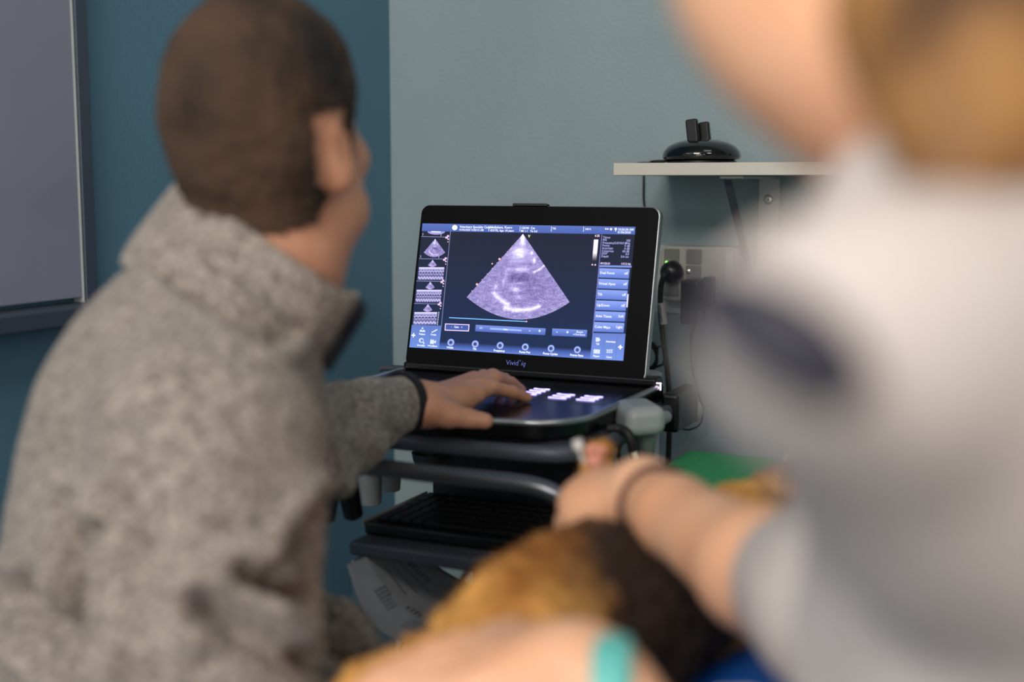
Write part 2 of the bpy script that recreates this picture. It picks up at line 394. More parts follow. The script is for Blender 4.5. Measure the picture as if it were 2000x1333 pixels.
cable = [cb[0], cb[1], V3(c0[0]-.080, c0[1]-.015, 1.2772), V3(q0[0]+.06, -.07, 1.2772), V3(q0[0], -.03, 1.277), V3(q0[0], -.006, 1.275), V3(q0[0], -.0035, 1.262)] + [hit(x, y, 1, -.005) for x, y in ((1257, 348), (1257, 360), (1257, 390), (1260, 420), (1257, 450), (1262, 480), (1266, 505), (1260, 530), (1258, 600), (1262, 660))]
MB().tube(cable, .0018, 8, smooth=5).build('cable', M['rubber'], t, smooth=True)

# pale bottle further right on the shelf
bz = hit(1615, 312, 1, -.12); bz[2] = 1.2746
t = thing('pump_bottle', 'pale plastic bottle with a reddish nozzle at the right of the shelf', 'bottle', bz)
MB().lathe(bz, [(.018, 0), (.020, .003), (.020, .030), (.016, .038), (.008, .042), (.008, .046)], 32).build('bottle_body', M['lgrey'], t, smooth=True)
hd = MB(); hd.lathe(bz, [(.010, .046), (.010, .056), (.006, .058)], 24); hd.tube([bz+V3(0, 0, .054), bz+V3(-.018, -.002, .053), bz+V3(-.022, -.002, .047)], .004, 10); hd.build('pump_head', M['pink'], t, smooth=True)

# outlet with surge adapter on the back wall
t = thing('outlet_adapter', 'off-white six-outlet surge adapter mounted on the back wall under the shelf', 'outlet', (.62, 0, 1.09))
pz = [(x, -.001, z) for x, z in rrect(.115, .118, .004, cx=.592, cy=1.077)]
MB().prism(pz, (0, -.005, 0)).build('wall_plate', M['wallplate'], t, bevel=.001)
xl, xr, zb, zt = .552, .692, 1.042, 1.137
pz = [(x, -.0065, z) for x, z in rrect(xr-xl, zt-zb, .014, cx=(xl+xr)/2, cy=(zb+zt)/2)]
MB().prism(pz, (0, -.032, 0)).build('adapter_body', M['outlet'], t, bevel=.004, seg=3)
pz = [(x, -.0387, z) for x, z in rrect(.013, .082, .004, cx=.675, cy=1.089)]
pn = MB().prism(pz, (0, -.001, 0)).build('side_panel', M['wallplate'], t)
for cx_ in (.5735, .613):
    for cz_ in (1.119, 1.0915, 1.063):
        pz = [(x, -.0388, z) for x, z in rrect(.0275, .0255, .003, cx=cx_, cy=cz_)]
        f_ = MB().prism(pz, (0, -.0012, 0)).build('socket', M['outletface'], t, bevel=.0006)
a = hit(1302, 513, 1, -.042); MB().lathe(a, [(.0022, 0), (.0022, .001), (.001, .002)], 16, (0, -1, 0)).build('status_led', M['green_led'], t, smooth=True)
a = hit(1345, 531, 1, -.040); MB().lathe(a, [(.0042, 0), (.0038, .0015), (.002, .0022)], 20, (0, -1, 0)).build('screw', M['screw'], t, smooth=True)
vt = MB()
a = hit(1517, 848, 1, -.004)
for i in range(6):
    for j in range(5): vt.lathe(a+V3((i-2.5)*.0075, 0, (j-2)*.006), [(.0011, 0), (.0011, .002)], 8, (0, -1, 0))
t = thing('wall_vent', 'grid of tiny dark vent holes low on the back wall above the green mat', 'vent', a)
vt.build('holes', M['ink'], t); MB().box(a+V3(-.03, .0015, -.02), a+V3(.03, .003, .02)).build('vent_plate', M['wall'], t)

# power cord with round plug
pc = hit(1314, 531, 1, -.055)
t = thing('power_cable', 'thick black power cord with a round plug and a white tag, hanging down the wall', 'cord', pc)
MB().lathe(pc+V3(0, .013, 0), [(.017, 0), (.019, .004), (.0185, .016), (.014, .024), (.007, .027)], 32, (-.35, -1, -.1)).build('plug', M['black'], t, smooth=True)
path = [pc+V3(-.004, -.014, -.002), hit(1298, 537, 1, -.085), hit(1291, 560, 1, -.08), hit(1290, 600, 1, -.075), hit(1295, 660, 1, -.07), hit(1303, 720, 1, -.07), hit(1307, 780, 1, -.07), hit(1307, 850, 1, -.07), hit(1304, 920, 1, -.07), hit(1300, 1000, 1, -.07), hit(1296, 1100, 1, -.08)]
path += [V3(path[-1][0], -.09, .3), V3(path[-1][0]-.05, -.12, .02)]
MB().tube(path, .0048, 12, smooth=6).build('cord', M['rubber'], t, smooth=True)
ta, tb = hit(1292, 592, 1, -.078), hit(1297, 633, 1, -.075)
tg = MB().tube([ta, tb], .0068, 20, flat=.9).build('cord_tag', M['tagwhite'], t, smooth=True)
txt = MB(); dn = unit(tb-ta); rt = unit(np.cross(dn, V3(0, 1, 0)))
for s_, size, off in (('RELIABLE', .0072, .0012), ('POWER CORD 10A 125V', .0034, -.0036)):
    v, f = text_pts(s_, size, bold=.01)
    txt.add([ta+dn*(.003+x)-V3(1, 0, 0)*(off-y)*-1*.9+V3(-.001, -.0078, 0) for x, y, z in v], f)
txt.build('tag_text', M['ink'], tg)

# wall adapter with thin lead
a = hit(1362, 590, 1, -.065)
t = thing('power_adapter', 'black block power adapter plugged into the outlet with a thin looping lead', 'adapter', a)
lo = hit(1330, 633, 1, -.085); hi = hit(1367, 548, 1, -.085); hi2 = hit(1393, 545, 1, -.045)
MB().box((lo[0], -.092, lo[2]), (hi[0], -.041, hi[2])).build('adapter_block', M['black'], t, bevel=.004, seg=3)
MB().box((hi[0]-.002, -.07, hit(1380, 600, 1, -.06)[2]), (hi[0]+.016, -.041, hi[2]+.004)).build('plug_head', M['black'], t, bevel=.005, seg=3)
xs = (lo[0]+hi[0])/2+.006
path = [V3(xs, -.066, lo[2]+.003), hit(1352, 655, 1, -.066), hit(1350, 690, 1, -.06), hit(1354, 730, 1, -.06), hit(1366, 775, 1, -.06), hit(1373, 800, 1, -.06), hit(1368, 828, 1, -.06), hit(1345, 840, 1, -.06), hit(1322, 832, 1, -.065), hit(1306, 815, 1, -.055), hit(1285, 800, 1, -.06), hit(1262, 820, 1, -.1)]
MB().tube(path, [.0032]*2+[.0016]*10, 10, smooth=6).build('lead', M['rubber'], t, smooth=True)

# bundle of coiled cable behind the screen
a = hit(1268, 697, 1, -.10)
coil = []
for i in range(150):
    th = i*.42; coil.append(a+V3(.0135*math.cos(th)+.003*math.sin(i*.11), .008*math.sin(i*.31), .021*math.sin(th)+.002*math.cos(i*.2)))
coil += [a+V3(.016, -.004, .018), a+V3(.024, 0, .020), a+V3(.030, 0, .008), a+V3(.024, 0, -.012), a+V3(.010, 0, -.018)]
o = MB().tube(coil, .0022, 8).build('coiled_cable', M['rubber'], origin=a, smooth=True)
tag(o, 'bundled black cable coil hanging behind the right edge of the screen', 'cable')

# ================================================================ ultrasound console
ZD = .963; HY = -.462
T = thing('ultrasound_console', 'open black laptop-style ultrasound machine with a glowing blue screen, on the cart', 'ultrasound machine', (.483, -.6, ZD))
# base: top outline with a bowed front
def outline(x0, x1, y0, y1, bow=.02, rc=.06, n=10):
    pts = [(x0, y1), (x1, y1)]
    for k in range(n+1):
        a = math.radians(90*k/n); pts.append((x1-rc+rc*math.cos(a), y0+rc-rc*math.sin(a)))
    for k in range(1, 12):
        x = x1-rc+(x0-x1+2*rc)*k/12; pts.append((x, y0-bow*(1-((x-(x0+x1)/2)/((x1-x0)/2-rc))**2)))
    for k in range(n+1):
        a = math.radians(90-90*k/n); pts.append((x0+rc-rc*math.cos(a), y0+rc-rc*math.sin(a)))
    return pts
OL = outline(.287, .690, -.772, HY+.035, .016, .075)
MB().prism([(x, y, ZD-.022) for x, y in OL], (0, 0, .022)).build('base', M['deck'], T, bevel=.003)
rim = [V3(x, y, ZD-.001) for x, y in OL[1:]+[OL[0]]]
rim = [V3(.690, HY+.01, ZD-.001)]+rim[1:-1]+[V3(.287, HY+.01, ZD-.001)]
MB().tube(rim, .0042, 12).build('base_trim', M['silver'], T, smooth=True)
MB().box((.287, HY+.0, ZD), (.690, HY+.032, ZD+.012)).build('hinge', M['black'], T, bevel=.004)
cl = MB(); a = V3(.690, HY+.004, ZD+.005); cl.box(a+V3(-.009, -.001, 0), a+V3(.006, .0005, .0012)); cl.box(a+V3(.0048, -.001, -.009), a+V3(.006, .0005, .0012)); cl.build('status_light', M['white_led'], T)
# lid plane
tl = math.radians(13.5)
LU, LV, LN = V3(1, 0, 0), V3(0, math.sin(tl), math.cos(tl)), V3(0, -math.cos(tl), math.sin(tl))
L0 = V3(.481, HY, ZD+.004)
def L(u, v, w=0): return L0+LU*u+LV*v+LN*w
LW, LH = .386, .252
def proj(p):
    d = np.array(p)-CAM; r = d[0]*CA+d[1]*SA; f = -d[0]*SA+d[1]*CA; z = d[2]
    fc = f*math.cos(PITCH)-z*math.sin(PITCH); zc = z*math.cos(PITCH)+f*math.sin(PITCH)
    return 1000+FOC*r/fc, 666.5-FOC*zc/fc
def lidhit(px, py):
    r, f = ray(px, py); t_ = (L0-CAM).dot(LN)/r.dot(LN); q = CAM+r*t_-L0; return q.dot(LU), q.dot(LV)
poly = [L(u, v, -.016) for u, v in rrect(LW, LH, .014, 8, 0, LH/2)]
MB().prism(poly, LN*.013).build('lid', M['silver'], T, bevel=.003)
poly = [L(u, v, -.0045) for u, v in rrect(LW-.005, LH-.004, .0125, 8, 0, LH/2)]
MB().prism(poly, LN*.0045).build('bezel', M['bezel'], T, bevel=.0008)
MB().obox(L(-.01, LH+.0005, -.006), LU, LV, LN, .028, .0022, .006).build('latch', M['black'], T, bevel=.0012)
# screen corners measured on the lid plane
def cz(x, y): return 780+x*.26, 400+y*.26
SC4 = [np.array(lidhit(*cz(x, y))) for x, y in ((148, 145), (1755, 163), (1703, 1177), (103, 1073))]
u0, u1 = (SC4[0][0]+SC4[3][0])/2, (SC4[1][0]+SC4[2][0])/2; v1, v0 = (SC4[0][1]+SC4[1][1])/2, (SC4[2][1]+SC4[3][1])/2
print('screen', SC4, u0, u1, v0, v1, (u1-u0), (v1-v0), 'lid px', [proj(L(a, b)) for a, b in ((-LW/2, LH), (LW/2, LH), (LW/2, 0), (-LW/2, 0))])
src = [(148, 145), (1755, 163), (1703, 1177), (103, 1073)]; dst = [(u0, v1), (u1, v1), (u1, v0), (u0, v0)]
A_ = []; B_ = []
for (x, y), (u, v) in zip(src, dst):
    A_ += [[x, y, 1, 0, 0, 0, -u*x, -u*y], [0, 0, 0, x, y, 1, -v*x, -v*y]]; B_ += [u, v]
hm = np.linalg.solve(np.array(A_), np.array(B_))
def S(x, y):
    d = hm[6]*x+hm[7]*y+1; return (hm[0]*x+hm[1]*y+hm[2])/d, (hm[3]*x+hm[4]*y+hm[5])/d
def SP(x, y, w): u, v = S(x, y); return L(u, v, w)
PXM = (u1-u0)/1600
scr = MB()
def quad(mb, pts, w, c1, c2=None):   # c2: colour of the lower edge of the gradient
    c1 = lin(c1); c2 = lin(c2) if c2 else c1
    mb.add([SP(x, y, w) for x, y in pts], [(0, 1, 2, 3)], [c1, c1, c2, c2])
ny_ = 24
for i in range(ny_):
    def colr(t): return (34+6*(1-t), 38+4*(1-t)+10*t, 56+24*t)
    def lp(a, b, t): return (a[0]+(b[0]-a[0])*t, a[1]+(b[1]-a[1])*t)
    ta_, tb_ = i/ny_, (i+1)/ny_
    quad(scr, [lp(src[0], src[3], ta_), lp(src[1], src[2], ta_), lp(src[1], src[2], tb_), lp(src[0], src[3], tb_)], .0004, colr(ta_), colr(tb_))
screen = scr.build('screen', M['display'], T, colors=True, fix=False)
bars = MB()
quad(bars, [(148, 145), (1755, 163), (1753, 222), (146, 203)], .0006, (88, 108, 176), (74, 96, 166))
quad(bars, [(325, 1030), (1458, 1090), (1456, 1140), (323, 1075)], .0006, (36, 46, 78), (84, 108, 184))
quad(bars, [(323, 1052), (1456, 1110), (1454, 1163), (322, 1086)], .00065, (60, 82, 150), (96, 122, 196))
quad(bars, [(112, 906), (334, 912), (322, 1086), (103, 1073)], .0007, (92, 116, 184), (104, 134, 206))
quad(bars, [(1464, 968), (1712, 974), (1703, 1177), (1453, 1163)], .0007, (100, 120, 190), (110, 138, 212))
for a_, b_ in (((145, 243), (355, 247)), ((138, 410), (352, 413)), ((128, 578), (343, 582)), ((122, 745), (330, 750))):
    quad(bars, [a_, b_, (b_[0], b_[1]+3), (a_[0], a_[1]+3)], .0009, (150, 155, 200))
quad(bars, [(359, 205), (363, 205), (334, 912), (330, 912)], .0009, (130, 135, 180))
quad(bars, [(1500, 222), (1504, 222), (1468, 968), (1463, 968)], .0009, (130, 130, 200))
quad(bars, [(1495, 456), (1738, 460), (1737, 474), (1494, 470)], .0008, (120, 140, 210))
for i in range(6):
    y = 478+81.5*i; x = 1495-4.4*i; x2 = 1724-4.6*i; dy = 8
    quad(bars, [(x, y), (x2, y+dy), (x2-4, y+72+dy), (x-4, y+72)], .0008, (134, 156, 226), (92, 116, 196))
quad(bars, [(1714, 675), (1724, 675), (1720, 775), (1710, 775)], .0009, (220, 215, 255))
for poly_, c_ in (([(358, 896), (540, 903), (538, 956), (357, 949)], (225, 200, 240)),):
    quad(bars, poly_, .0008, c_)
quad(bars, [(365, 903), (533, 909), (532, 949), (364, 942)], .001, (62, 82, 150), (70, 90, 160))
quad(bars, [(586, 906), (1110, 934), (1108, 984), (584, 955)], .0008, (112, 134, 208), (76, 98, 172))
quad(bars, [(695, 928), (930, 942), (930, 956), (695, 942)], .001, (150, 170, 235))
quad(bars, [(1160, 934), (1422, 946), (1420, 1000), (1158, 988)], .0008, (112, 134, 208), (76, 98, 172))
quad(bars, [(385, 849), (965, 879), (965, 886), (385, 856)], .0009, (120, 180, 240))
for k in range(1, 3): quad(bars, [(110+k*72, 915), (112+k*72, 915), (104+k*72, 1080), (102+k*72, 1080)], .0009, (76, 98, 166))
for k in (1555, 1650): quad(bars, [(k, 985), (k+2, 985), (k-4, 1165), (k-6, 1165)], .0009, (86, 106, 180))
bars.build('menu_bars', M['display'], screen, colors=True, fix=False)
# round knobs row
for x, y in ((409, 1038), (590, 1050), (776, 1061), (964, 1073), (1157, 1084), (1355, 1095)):
    kn = MB()
    for r_, w_, c_ in ((28, .0009, (70, 95, 165)), (24, .0010, (165, 180, 235)), (15, .0012, (90, 105, 160)), (8, .0014, (50, 62, 110))):
        n = 20; vs = [SP(x+r_*math.cos(2*math.pi*k/n), y+r_*1.05*math.sin(2*math.pi*k/n), w_) for k in range(n)]
        kn.add(vs, [tuple(range(n))[::-1]], lin(c_))
    kn.build('dial_icon', M['display'], screen, colors=True, fix=False)
kn = MB()
for x, y, r_ in ((391, 176, 20),):
    vs = [SP(x+r_*math.cos(2*math.pi*k/20), y+r_*math.sin(2*math.pi*k/20), .0009) for k in range(20)]; kn.add(vs, [tuple(range(20))[::-1]], lin((235, 240, 250)))
kn.build('round_icon', M['display'], screen, colors=True, fix=False)
# ultrasound sector image
def stroke(x, y, pts, wd, amp):
    best = 0
    for (ax, ay), (bx, by) in zip(pts[:-1], pts[1:]):
        dx, dy = bx-ax, by-ay; t_ = max(0, min(1, ((x-ax)*dx+(y-ay)*dy)/(dx*dx+dy*dy))); d = math.hypot(x-ax-t_*dx, y-ay-t_*dy)
        best = max(best, amp*math.exp(-(d/wd)**2))
    return best
BL = [(905, 250, 16, 30, .55), (905, 290, 26, 22, .3), (890, 370, 66, 52, .36), (880, 345, 34, 18, .12), (980, 365, 10, 12, .35), (1000, 420, 12, 24, .45), (905, 492, 64, 20, .26), (790, 540, 14, 34, .12),
      (870, 640, 34, 18, .34), (720, 620, 14, 22, .28), (880, 595, 60, 14, .22), (820, 490, 20, 10, .2), (775, 585, 12, 18, .2), (900, 700, 24, 12, .2)]
def sector_col(x, y, sp):
    v = .56
    v -= .20*math.exp(-(((x-900)/95)**2+((y-560)/45)**2))+.07*math.exp(-(((x-1010)/120)**2+((y-640)/90)**2))
    for bx, by, sx, sy, a_ in BL: v += a_*math.exp(-(((x-bx)/sx)**2+((y-by)/sy)**2))
    v += stroke(x, y, [(712, 672), (740, 705), (790, 740), (820, 752)], 17, .36)+stroke(x, y, [(800, 780), (860, 795), (940, 796), (1010, 785), (1050, 768)], 16, .42)+stroke(x, y, [(1075, 462), (1040, 492), (1000, 512)], 8, .38)
    v += (sp-.5)*.20+.12*noise.noise(Vector((x*.022, y*.05, 2)))+.10*noise.noise(Vector((x*.06, y*.12, 5)))
    v = max(0, min(1.15, v)); return (max(0, .30*v+.62*v**3)*1.0, max(0, .24*v+.62*v**3.1), min(1.1, .70*v+.45*v**2.4))
AP = (905, 221); EL, ER = (508, 700), (1281, 736)
sec = MB(); NA, NR = 200, 170; vs = []; cs = []
aL = math.atan2(EL[1]-AP[1], EL[0]-AP[0]); aR = math.atan2(ER[1]-AP[1], ER[0]-AP[0])
for i in range(NR+1):
    for j in range(NA+1):
        s_ = j/NA; e = (EL[0]+(ER[0]-EL[0])*s_, EL[1]+(ER[1]-EL[1])*s_+150*4*s_*(1-s_)*.985)
        r_ = i/NR; x = AP[0]+(e[0]-AP[0])*r_; y = AP[1]+(e[1]-AP[1])*r_
        vs.append(SP(x, y, .0009)); cs.append(sector_col(x, y, RNG.random()))
fs = [(i*(NA+1)+j, (i+1)*(NA+1)+j, (i+1)*(NA+1)+j+1, i*(NA+1)+j+1) for i in range(NR) for j in range(NA)]
sec.add(vs, fs, cs); sec.build('scan_image', M['display'], screen, colors=True, fix=False)
# thumbnails down the left
def mini_sector(mb, ax, ay, w_, h_, bright=1.0):
    n1, n2 = 26, 22; vs = []; cs = []
    for i in range(n2+1):
        for j in range(n1+1):
            s_ = j/n1; ex = ax+(s_-.5)*w_; ey = ay+h_*(.74+.26*4*s_*(1-s_)); r_ = i/n2
            x = ax+(ex-ax)*r_; y = ay+(ey-ay)*r_; vs.append(SP(x, y, .0009))
            gx = 905+(x-ax)/w_*773; gy = 221+(y-ay)/h_*650; cs.append(tuple(.85*bright*c for c in sector_col(gx, gy, RNG.random())))
    mb.add(vs, [(i*(n1+1)+j, (i+1)*(n1+1)+j, (i+1)*(n1+1)+j+1, i*(n1+1)+j+1) for i in range(n2) for j in range(n1)], cs)
def mmode(mb, x0, y0, x1, y1, per, sk):
    n1, n2 = 110, 26; vs = []; cs = []
    for i in range(n2+1):
        for j in range(n1+1):
            s_, t_ = j/n1, i/n2; x = x0+(x1-x0)*s_-sk*t_; y = y0+(y1-y0)*t_; vs.append(SP(x, y, .0009))
            wv = .5+.5*math.sin(s_*per*6.283); v = .35
            v += .8*math.exp(-(t_/.16)**2)+.45*math.exp(-((t_-.30-.08*wv)/.07)**2)+.4*math.exp(-((t_-.55+.06*wv)/.06)**2)+.6*math.exp(-((t_-.88+.1*wv)/.07)**2)
            v -= .3*math.exp(-((t_-.42-.05*wv)/.07)**2); v += (RNG.random()-.5)*.3; v = max(.03, min(1.1, v)); cs.append((.62*v**1.5, .58*v**1.5, .95*v**1.2))
    mb.add(vs, [(i*(n1+1)+j, (i+1)*(n1+1)+j, (i+1)*(n1+1)+j+1, i*(n1+1)+j+1) for i in range(n2) for j in range(n1)], cs)
k_ = 0
def thumb(fn):
    mb = MB(); fn(mb); mb.build('thumbnail', M['display'], screen, colors=True, fix=False)
def th0(mb):
    vs = [SP(255+66*math.cos(math.pi*k/12), 206+24*math.sin(math.pi*k/12), .0009) for k in range(13)]; mb.add(vs, [tuple(range(13))], lin((150, 150, 210)))
    quad(mb, [(215, 204), (290, 206), (285, 214), (220, 212)], .0011, (235, 235, 255))
thumb(th0)
thumb(lambda mb: mini_sector(mb, 250, 262, 160, 138, 1.1))
thumb(lambda mb: (mini_sector(mb, 240, 420, 66, 54, 1.2), mmode(mb, 142, 476, 330, 572, 9, 4)))
thumb(lambda mb: (mini_sector(mb, 232, 584, 68, 58, 1.2), mmode(mb, 134, 645, 320, 738, 10, 4)))
thumb(lambda mb: (mini_sector(mb, 224, 752, 68, 58, 1.2), mmode(mb, 127, 812, 296, 906, 7, 4)))
# writing on the screen
tx = MB()
def wr(s_, x, y, h, c=(225, 228, 255), al='LEFT', b=.02):
    v, f = text_pts(s_, h*1.35*PXM, al, b); u, vv = S(x, y)
    if f: MB().add([L(u+p_[0], vv+p_[1], .0016) for p_ in v], f, lin(c)).build('caption', M['display'], screen, colors=True, fix=False)
W_ = (236, 238, 255)
wr('Veterinary Specialty Center', 428, 178, 17, W_); wr('01/06/2020 10:50:15 AM', 428, 199, 14, W_)
wr('Hedjekana, Kuero', 658, 180, 17, W_); wr('433192, Age: 10 years', 658, 203, 15, W_)
wr('120/40  Cat', 890, 184, 16, W_); wr('MI 1.1   Tis 0.6', 890, 207, 15, W_)
wr('TIS', 1127, 187, 14, W_); wr('100 0', 1372, 190, 14, W_); wr('10:50:34 AM', 1622, 192, 16, W_); wr('01/06/2020', 1622, 213, 15, W_)
for x in (646, 880, 1117, 1360):
    tx = MB(); quad(tx, [(x, 164), (x+4, 164), (x+3, 203), (x-1, 203)], .0012, (220, 225, 250)); tx.build('divider', M['display'], screen, colors=True, fix=False)
for i, (a_, b_) in enumerate((('Tissue', ''), ('FPS', '103'), ('Frequency', '5.0/10.0 MHz'), ('Power', '0 dB'), ('AutoGain', '4 dB'), ('Compress', '60 dB'), ('DDP', '5.0'), ('Depth', '5.0 cm'))):
    wr(a_, 1512-i, 252+20.6*i, 15, (160, 160, 215)); 
    if b_: wr(b_, 1724-i*1.5, 256+20.6*i, 15, (165, 165, 220), 'RIGHT')
wr('4V12S-D', 1500, 450, 14, (235, 215, 250)); wr('117.5 Hz', 1732, 455, 14, (235, 215, 250), 'RIGHT'); wr('6.2S', 1450, 240, 15, (250, 220, 240))
for i, (a_, b_) in enumerate((('Dual Focus', 'off'), ('Virtual Apex', 'off'), ('Tilt', 'off'), ('Up/Down', 'off'), ('Auto Tissue', 'Soft'), ('Color Maps', 'Light'))):
    wr(a_, 1500-4.4*i, 522+81.5*i, 17, W_); wr(b_, 1712-4.6*i, 527+81.5*i, 17, W_, 'RIGHT')
for s_, x, y in (('Width', 406, 1083), ('Tilt', 588, 1094), ('Frequency', 772, 1107), ('Focus Pos', 962, 1118), ('Focus Cycles', 1154, 1131), ('Frame Rate', 1352, 1143)): wr(s_, x, y, 15, W_, 'CENTER', .035)
wr('-   Gain   +', 448, 930, 15, W_, 'CENTER'); wr('2D', 628, 938, 15, (190, 200, 245), 'CENTER'); wr('Gain', 812, 948, 13, W_, 'CENTER'); wr('-', 992, 960, 24, W_, 'CENTER'); wr('+', 1066, 966, 26, W_, 'CENTER')
wr('-', 1197, 970, 24, W_, 'CENTER'); wr('+', 1275, 976, 26, W_, 'CENTER'); wr('Zoom', 1367, 968, 14, W_, 'CENTER'); wr('in Dual Zoom', 1364, 986, 11, W_, 'CENTER')
for s_, x, y in (('Patient', 194, 982), ('Probe', 278, 986), ('Worklist', 190, 1066), ('Workflow', 275, 1070), ('TSI', 1506, 1058), ('Annotate', 1604, 1040), ('Physio', 1500, 1148), ('Scans', 1597, 1156)): wr(s_, x, y, 13, W_, 'CENTER', .03)
for x, y in ((130, 1005), (1678, 1098)): wr('+', x, y, 42, (245, 248, 255), 'CENTER', .03)
wr('V', 953, 248, 18, (225, 225, 150), 'CENTER', .05)
ic = MB()
def blob(pts, c=(205, 215, 250), w_=.0012, nm='icon'): MB().add([SP(x, y, w_) for x, y in pts], [tuple(range(len(pts)))], lin(c)).build(nm, M['display'], screen, colors=True, fix=False)
def disc(x, y, r_, c=(205, 215, 250), w_=.0012): blob([(x+r_*math.cos(-2*math.pi*k/14), y+r_*math.sin(-2*math.pi*k/14)) for k in range(14)], c, w_)
disc(194, 932, 7); disc(184, 948, 7); disc(204, 950, 7); blob([(174, 958), (215, 960), (215, 950), (174, 948)][::-1])
blob([(258, 962), (300, 938), (306, 946), (268, 966)]); disc(190, 1022, 18); disc(194, 1024, 11, (100, 125, 200), .0014); blob([(200, 1036), (206, 1030), (216, 1046), (210, 1052)])
blob([(256, 1016), (284, 1018), (283, 1050), (255, 1048)]); blob([(284, 1030), (300, 1020), (298, 1045), (284, 1040)])
blob([(1490, 1002), (1515, 1003), (1526, 1022), (1512, 1034), (1490, 1033)]); blob([(1478, 1090), (1526, 1093), (1525, 1124), (1477, 1121)])
for k in range(3):
    for j in range(2): blob([(1576+k*16, 1092+j*15), (1588+k*16, 1092+j*15), (1588+k*16, 1103+j*15), (1576+k*16, 1103+j*15)])
for x, y in ((1530, 180), (1545, 181), (1570, 182), (1606, 180)): disc(x, y, 6 if x < 1560 else 9, W_)
blob([(1602, 186), (1611, 186), (1608, 200), (1604, 200)], W_)
n_ = 12
for i in range(n_):
    t0, t1 = i/n_, (i+1)/n_; f0 = 1 if t0 < .6 else 1-(t0-.6)*2.1; f1 = 1 if t1 < .6 else 1-(t1-.6)*2.1
    quad(ic, [(1444-6*t0, 262+165*t0), (1477-8*t0, 262+165*t0), (1477-8*t1, 262+165*t1), (1444-6*t1, 262+165*t1)], .0012, (245*f0, 235*f0, 255*f0), (245*f1, 235*f1, 255*f1))
disc(1440, 453, 6, (240, 200, 225)); disc(1462, 454, 6, (240, 200, 225))
for k in range(10):
    t_ = k/9; x = 865+(545-865)*t_; y = 272+(652-272)*t_; disc(x, y, 3.2, (190, 180, 210)) 
for x, y, r_ in ((739, 413, 9), (686, 448, 6), (580, 603, 9), (822, 335, 5), (964, 882, 6)): disc(x, y, r_, (240, 175, 170))
for i, (x, y) in enumerate(((345, 240), (337, 408), (327, 575), (316, 742))):
    for dx, dy, a_ in ((0, 0, 8), (-10, 12, 9), (3, 24, 6), (2, 44, 4)): blob([(x+dx-a_, y+dy-a_*.8), (x+dx+a_, y+dy-a_*.8), (x+dx+a_, y+dy+a_*.8), (x+dx-a_, y+dy+a_*.8)], (222, 190, 222))
for j in range(8): disc(308-j*.8, 815+j*12.5, 4, (215, 215, 245))
for x0_, y0_ in ((155, 228), (290, 232), (148, 396), (283, 398)): blob([(x0_, y0_-10), (x0_+4, y0_-10), (x0_+4, y0_+10), (x0_, y0_+10)], (170, 175, 215))
ic.build('grey_scale_bar', M['display'], screen, colors=True, fix=False)
# maker's lettering below the screen
lg = MB(); u, v = lidhit(*cz(800, 1203))
v_, f_ = text_pts('Vivid', .0102, bold=-.004); lg.add([L(u+a, v+b, .0003) for a, b, _ in v_], f_); wv = max(a for a, _, _ in v_)
v_, f_ = text_pts('TM', .0026); lg.add([L(u+wv+.0004+a, v+.0062+b, .0003) for a, b, _ in v_], f_)
v_, f_ = text_pts('iq', .0102, bold=-.004, shear=.3); lg.add([L(u+wv+.0040+a, v+b, .0003) for a, b, _ in v_], f_)
lg.build('logo', M['logo'], T, fix=False)
# backlit touch keys on the deck
for (x, y, w_, n) in ((.553, -.588, .024, 4), (.600, -.600, .026, 3), (.640, -.600, .026, 3), (.520, -.588, .02, 3)):
    for k in range(n):
        yy = y+.024*k*.62-.0; 
        pz = [(a, b, ZD+.0002) for a, b in rrect(w_, .0065, .003, 3, x-.004*k*0, yy)]
        MB().prism(pz, (0, 0, .0008)).build('backlit_key', M['key_light'], T)
    for k in range(n):
        yy = y+.024*k*.62; pz = [(a, b, ZD+.0011) for a, b in rrect(w_*.5, .0022, .001, 2, x-.001, yy)]; MB().prism(pz, (0, 0, .0002)).build('key_symbol', M['ink'], T)
MB().box((.49, -.622, ZD+.0001), (.672, -.6212, ZD+.0004)).build('panel_line', M['cartgrey'], T); MB().box((.6715, -.622, ZD+.0001), (.6725, -.55, ZD+.0004)).build('panel_line', M['cartgrey'], T)
pz = [(a, b, ZD+.0001) for a, b in rrect(.085, .05, .006, 4, .53, -.70)]; MB().prism(pz, (0, 0, .0006)).build('touchpad', M['black'], T)

# ================================================================ the cart
T = thing('ultrasound_cart', 'grey metal ultrasound cart with tube handle, carrying the console and keyboard', 'cart', (.52, -.62, 0))
MB().box((.300, -.755, .922), (.705, -.385, .9405)).build('top_tray', M['dpanel'], T, bevel=.008)
fb = [V3(0, 0, .014)+v for v in (V3(.30, -.70, .915), V3(.31, -.76, .915), V3(.36, -.782, .915), V3(.50, -.79, .915), V3(.64, -.786, .915), V3(.69, -.765, .915), V3(.706, -.70, .915), V3(.706, -.42, .915))]
MB().tube(fb, .0085, 12, smooth=5, flat=1.25).build('tray_rail', M['cartgrey'], T, smooth=True)
MB().box((.268, -.42, .925), (.283, -.385, .968)).build('tray_corner', M['lgrey'], T, bevel=.004)
cr = [hit(742, 722, 1, -.40), hit(750, 718, 1, -.40), hit(790, 721, 1, -.40)]
MB().tube(cr+[V3(.30, -.40, .955)], .005, 10).build('rear_rail', M['cartgrey'], T, smooth=True)
pa = hit(850, 920, 1, -.60); pb = hit(1130, 900, 1, -.60)
MB().box((pa[0], -.61, .78), (pb[0], -.55, .921)).build('column_panel', M['dpanel'], T, bevel=.004)
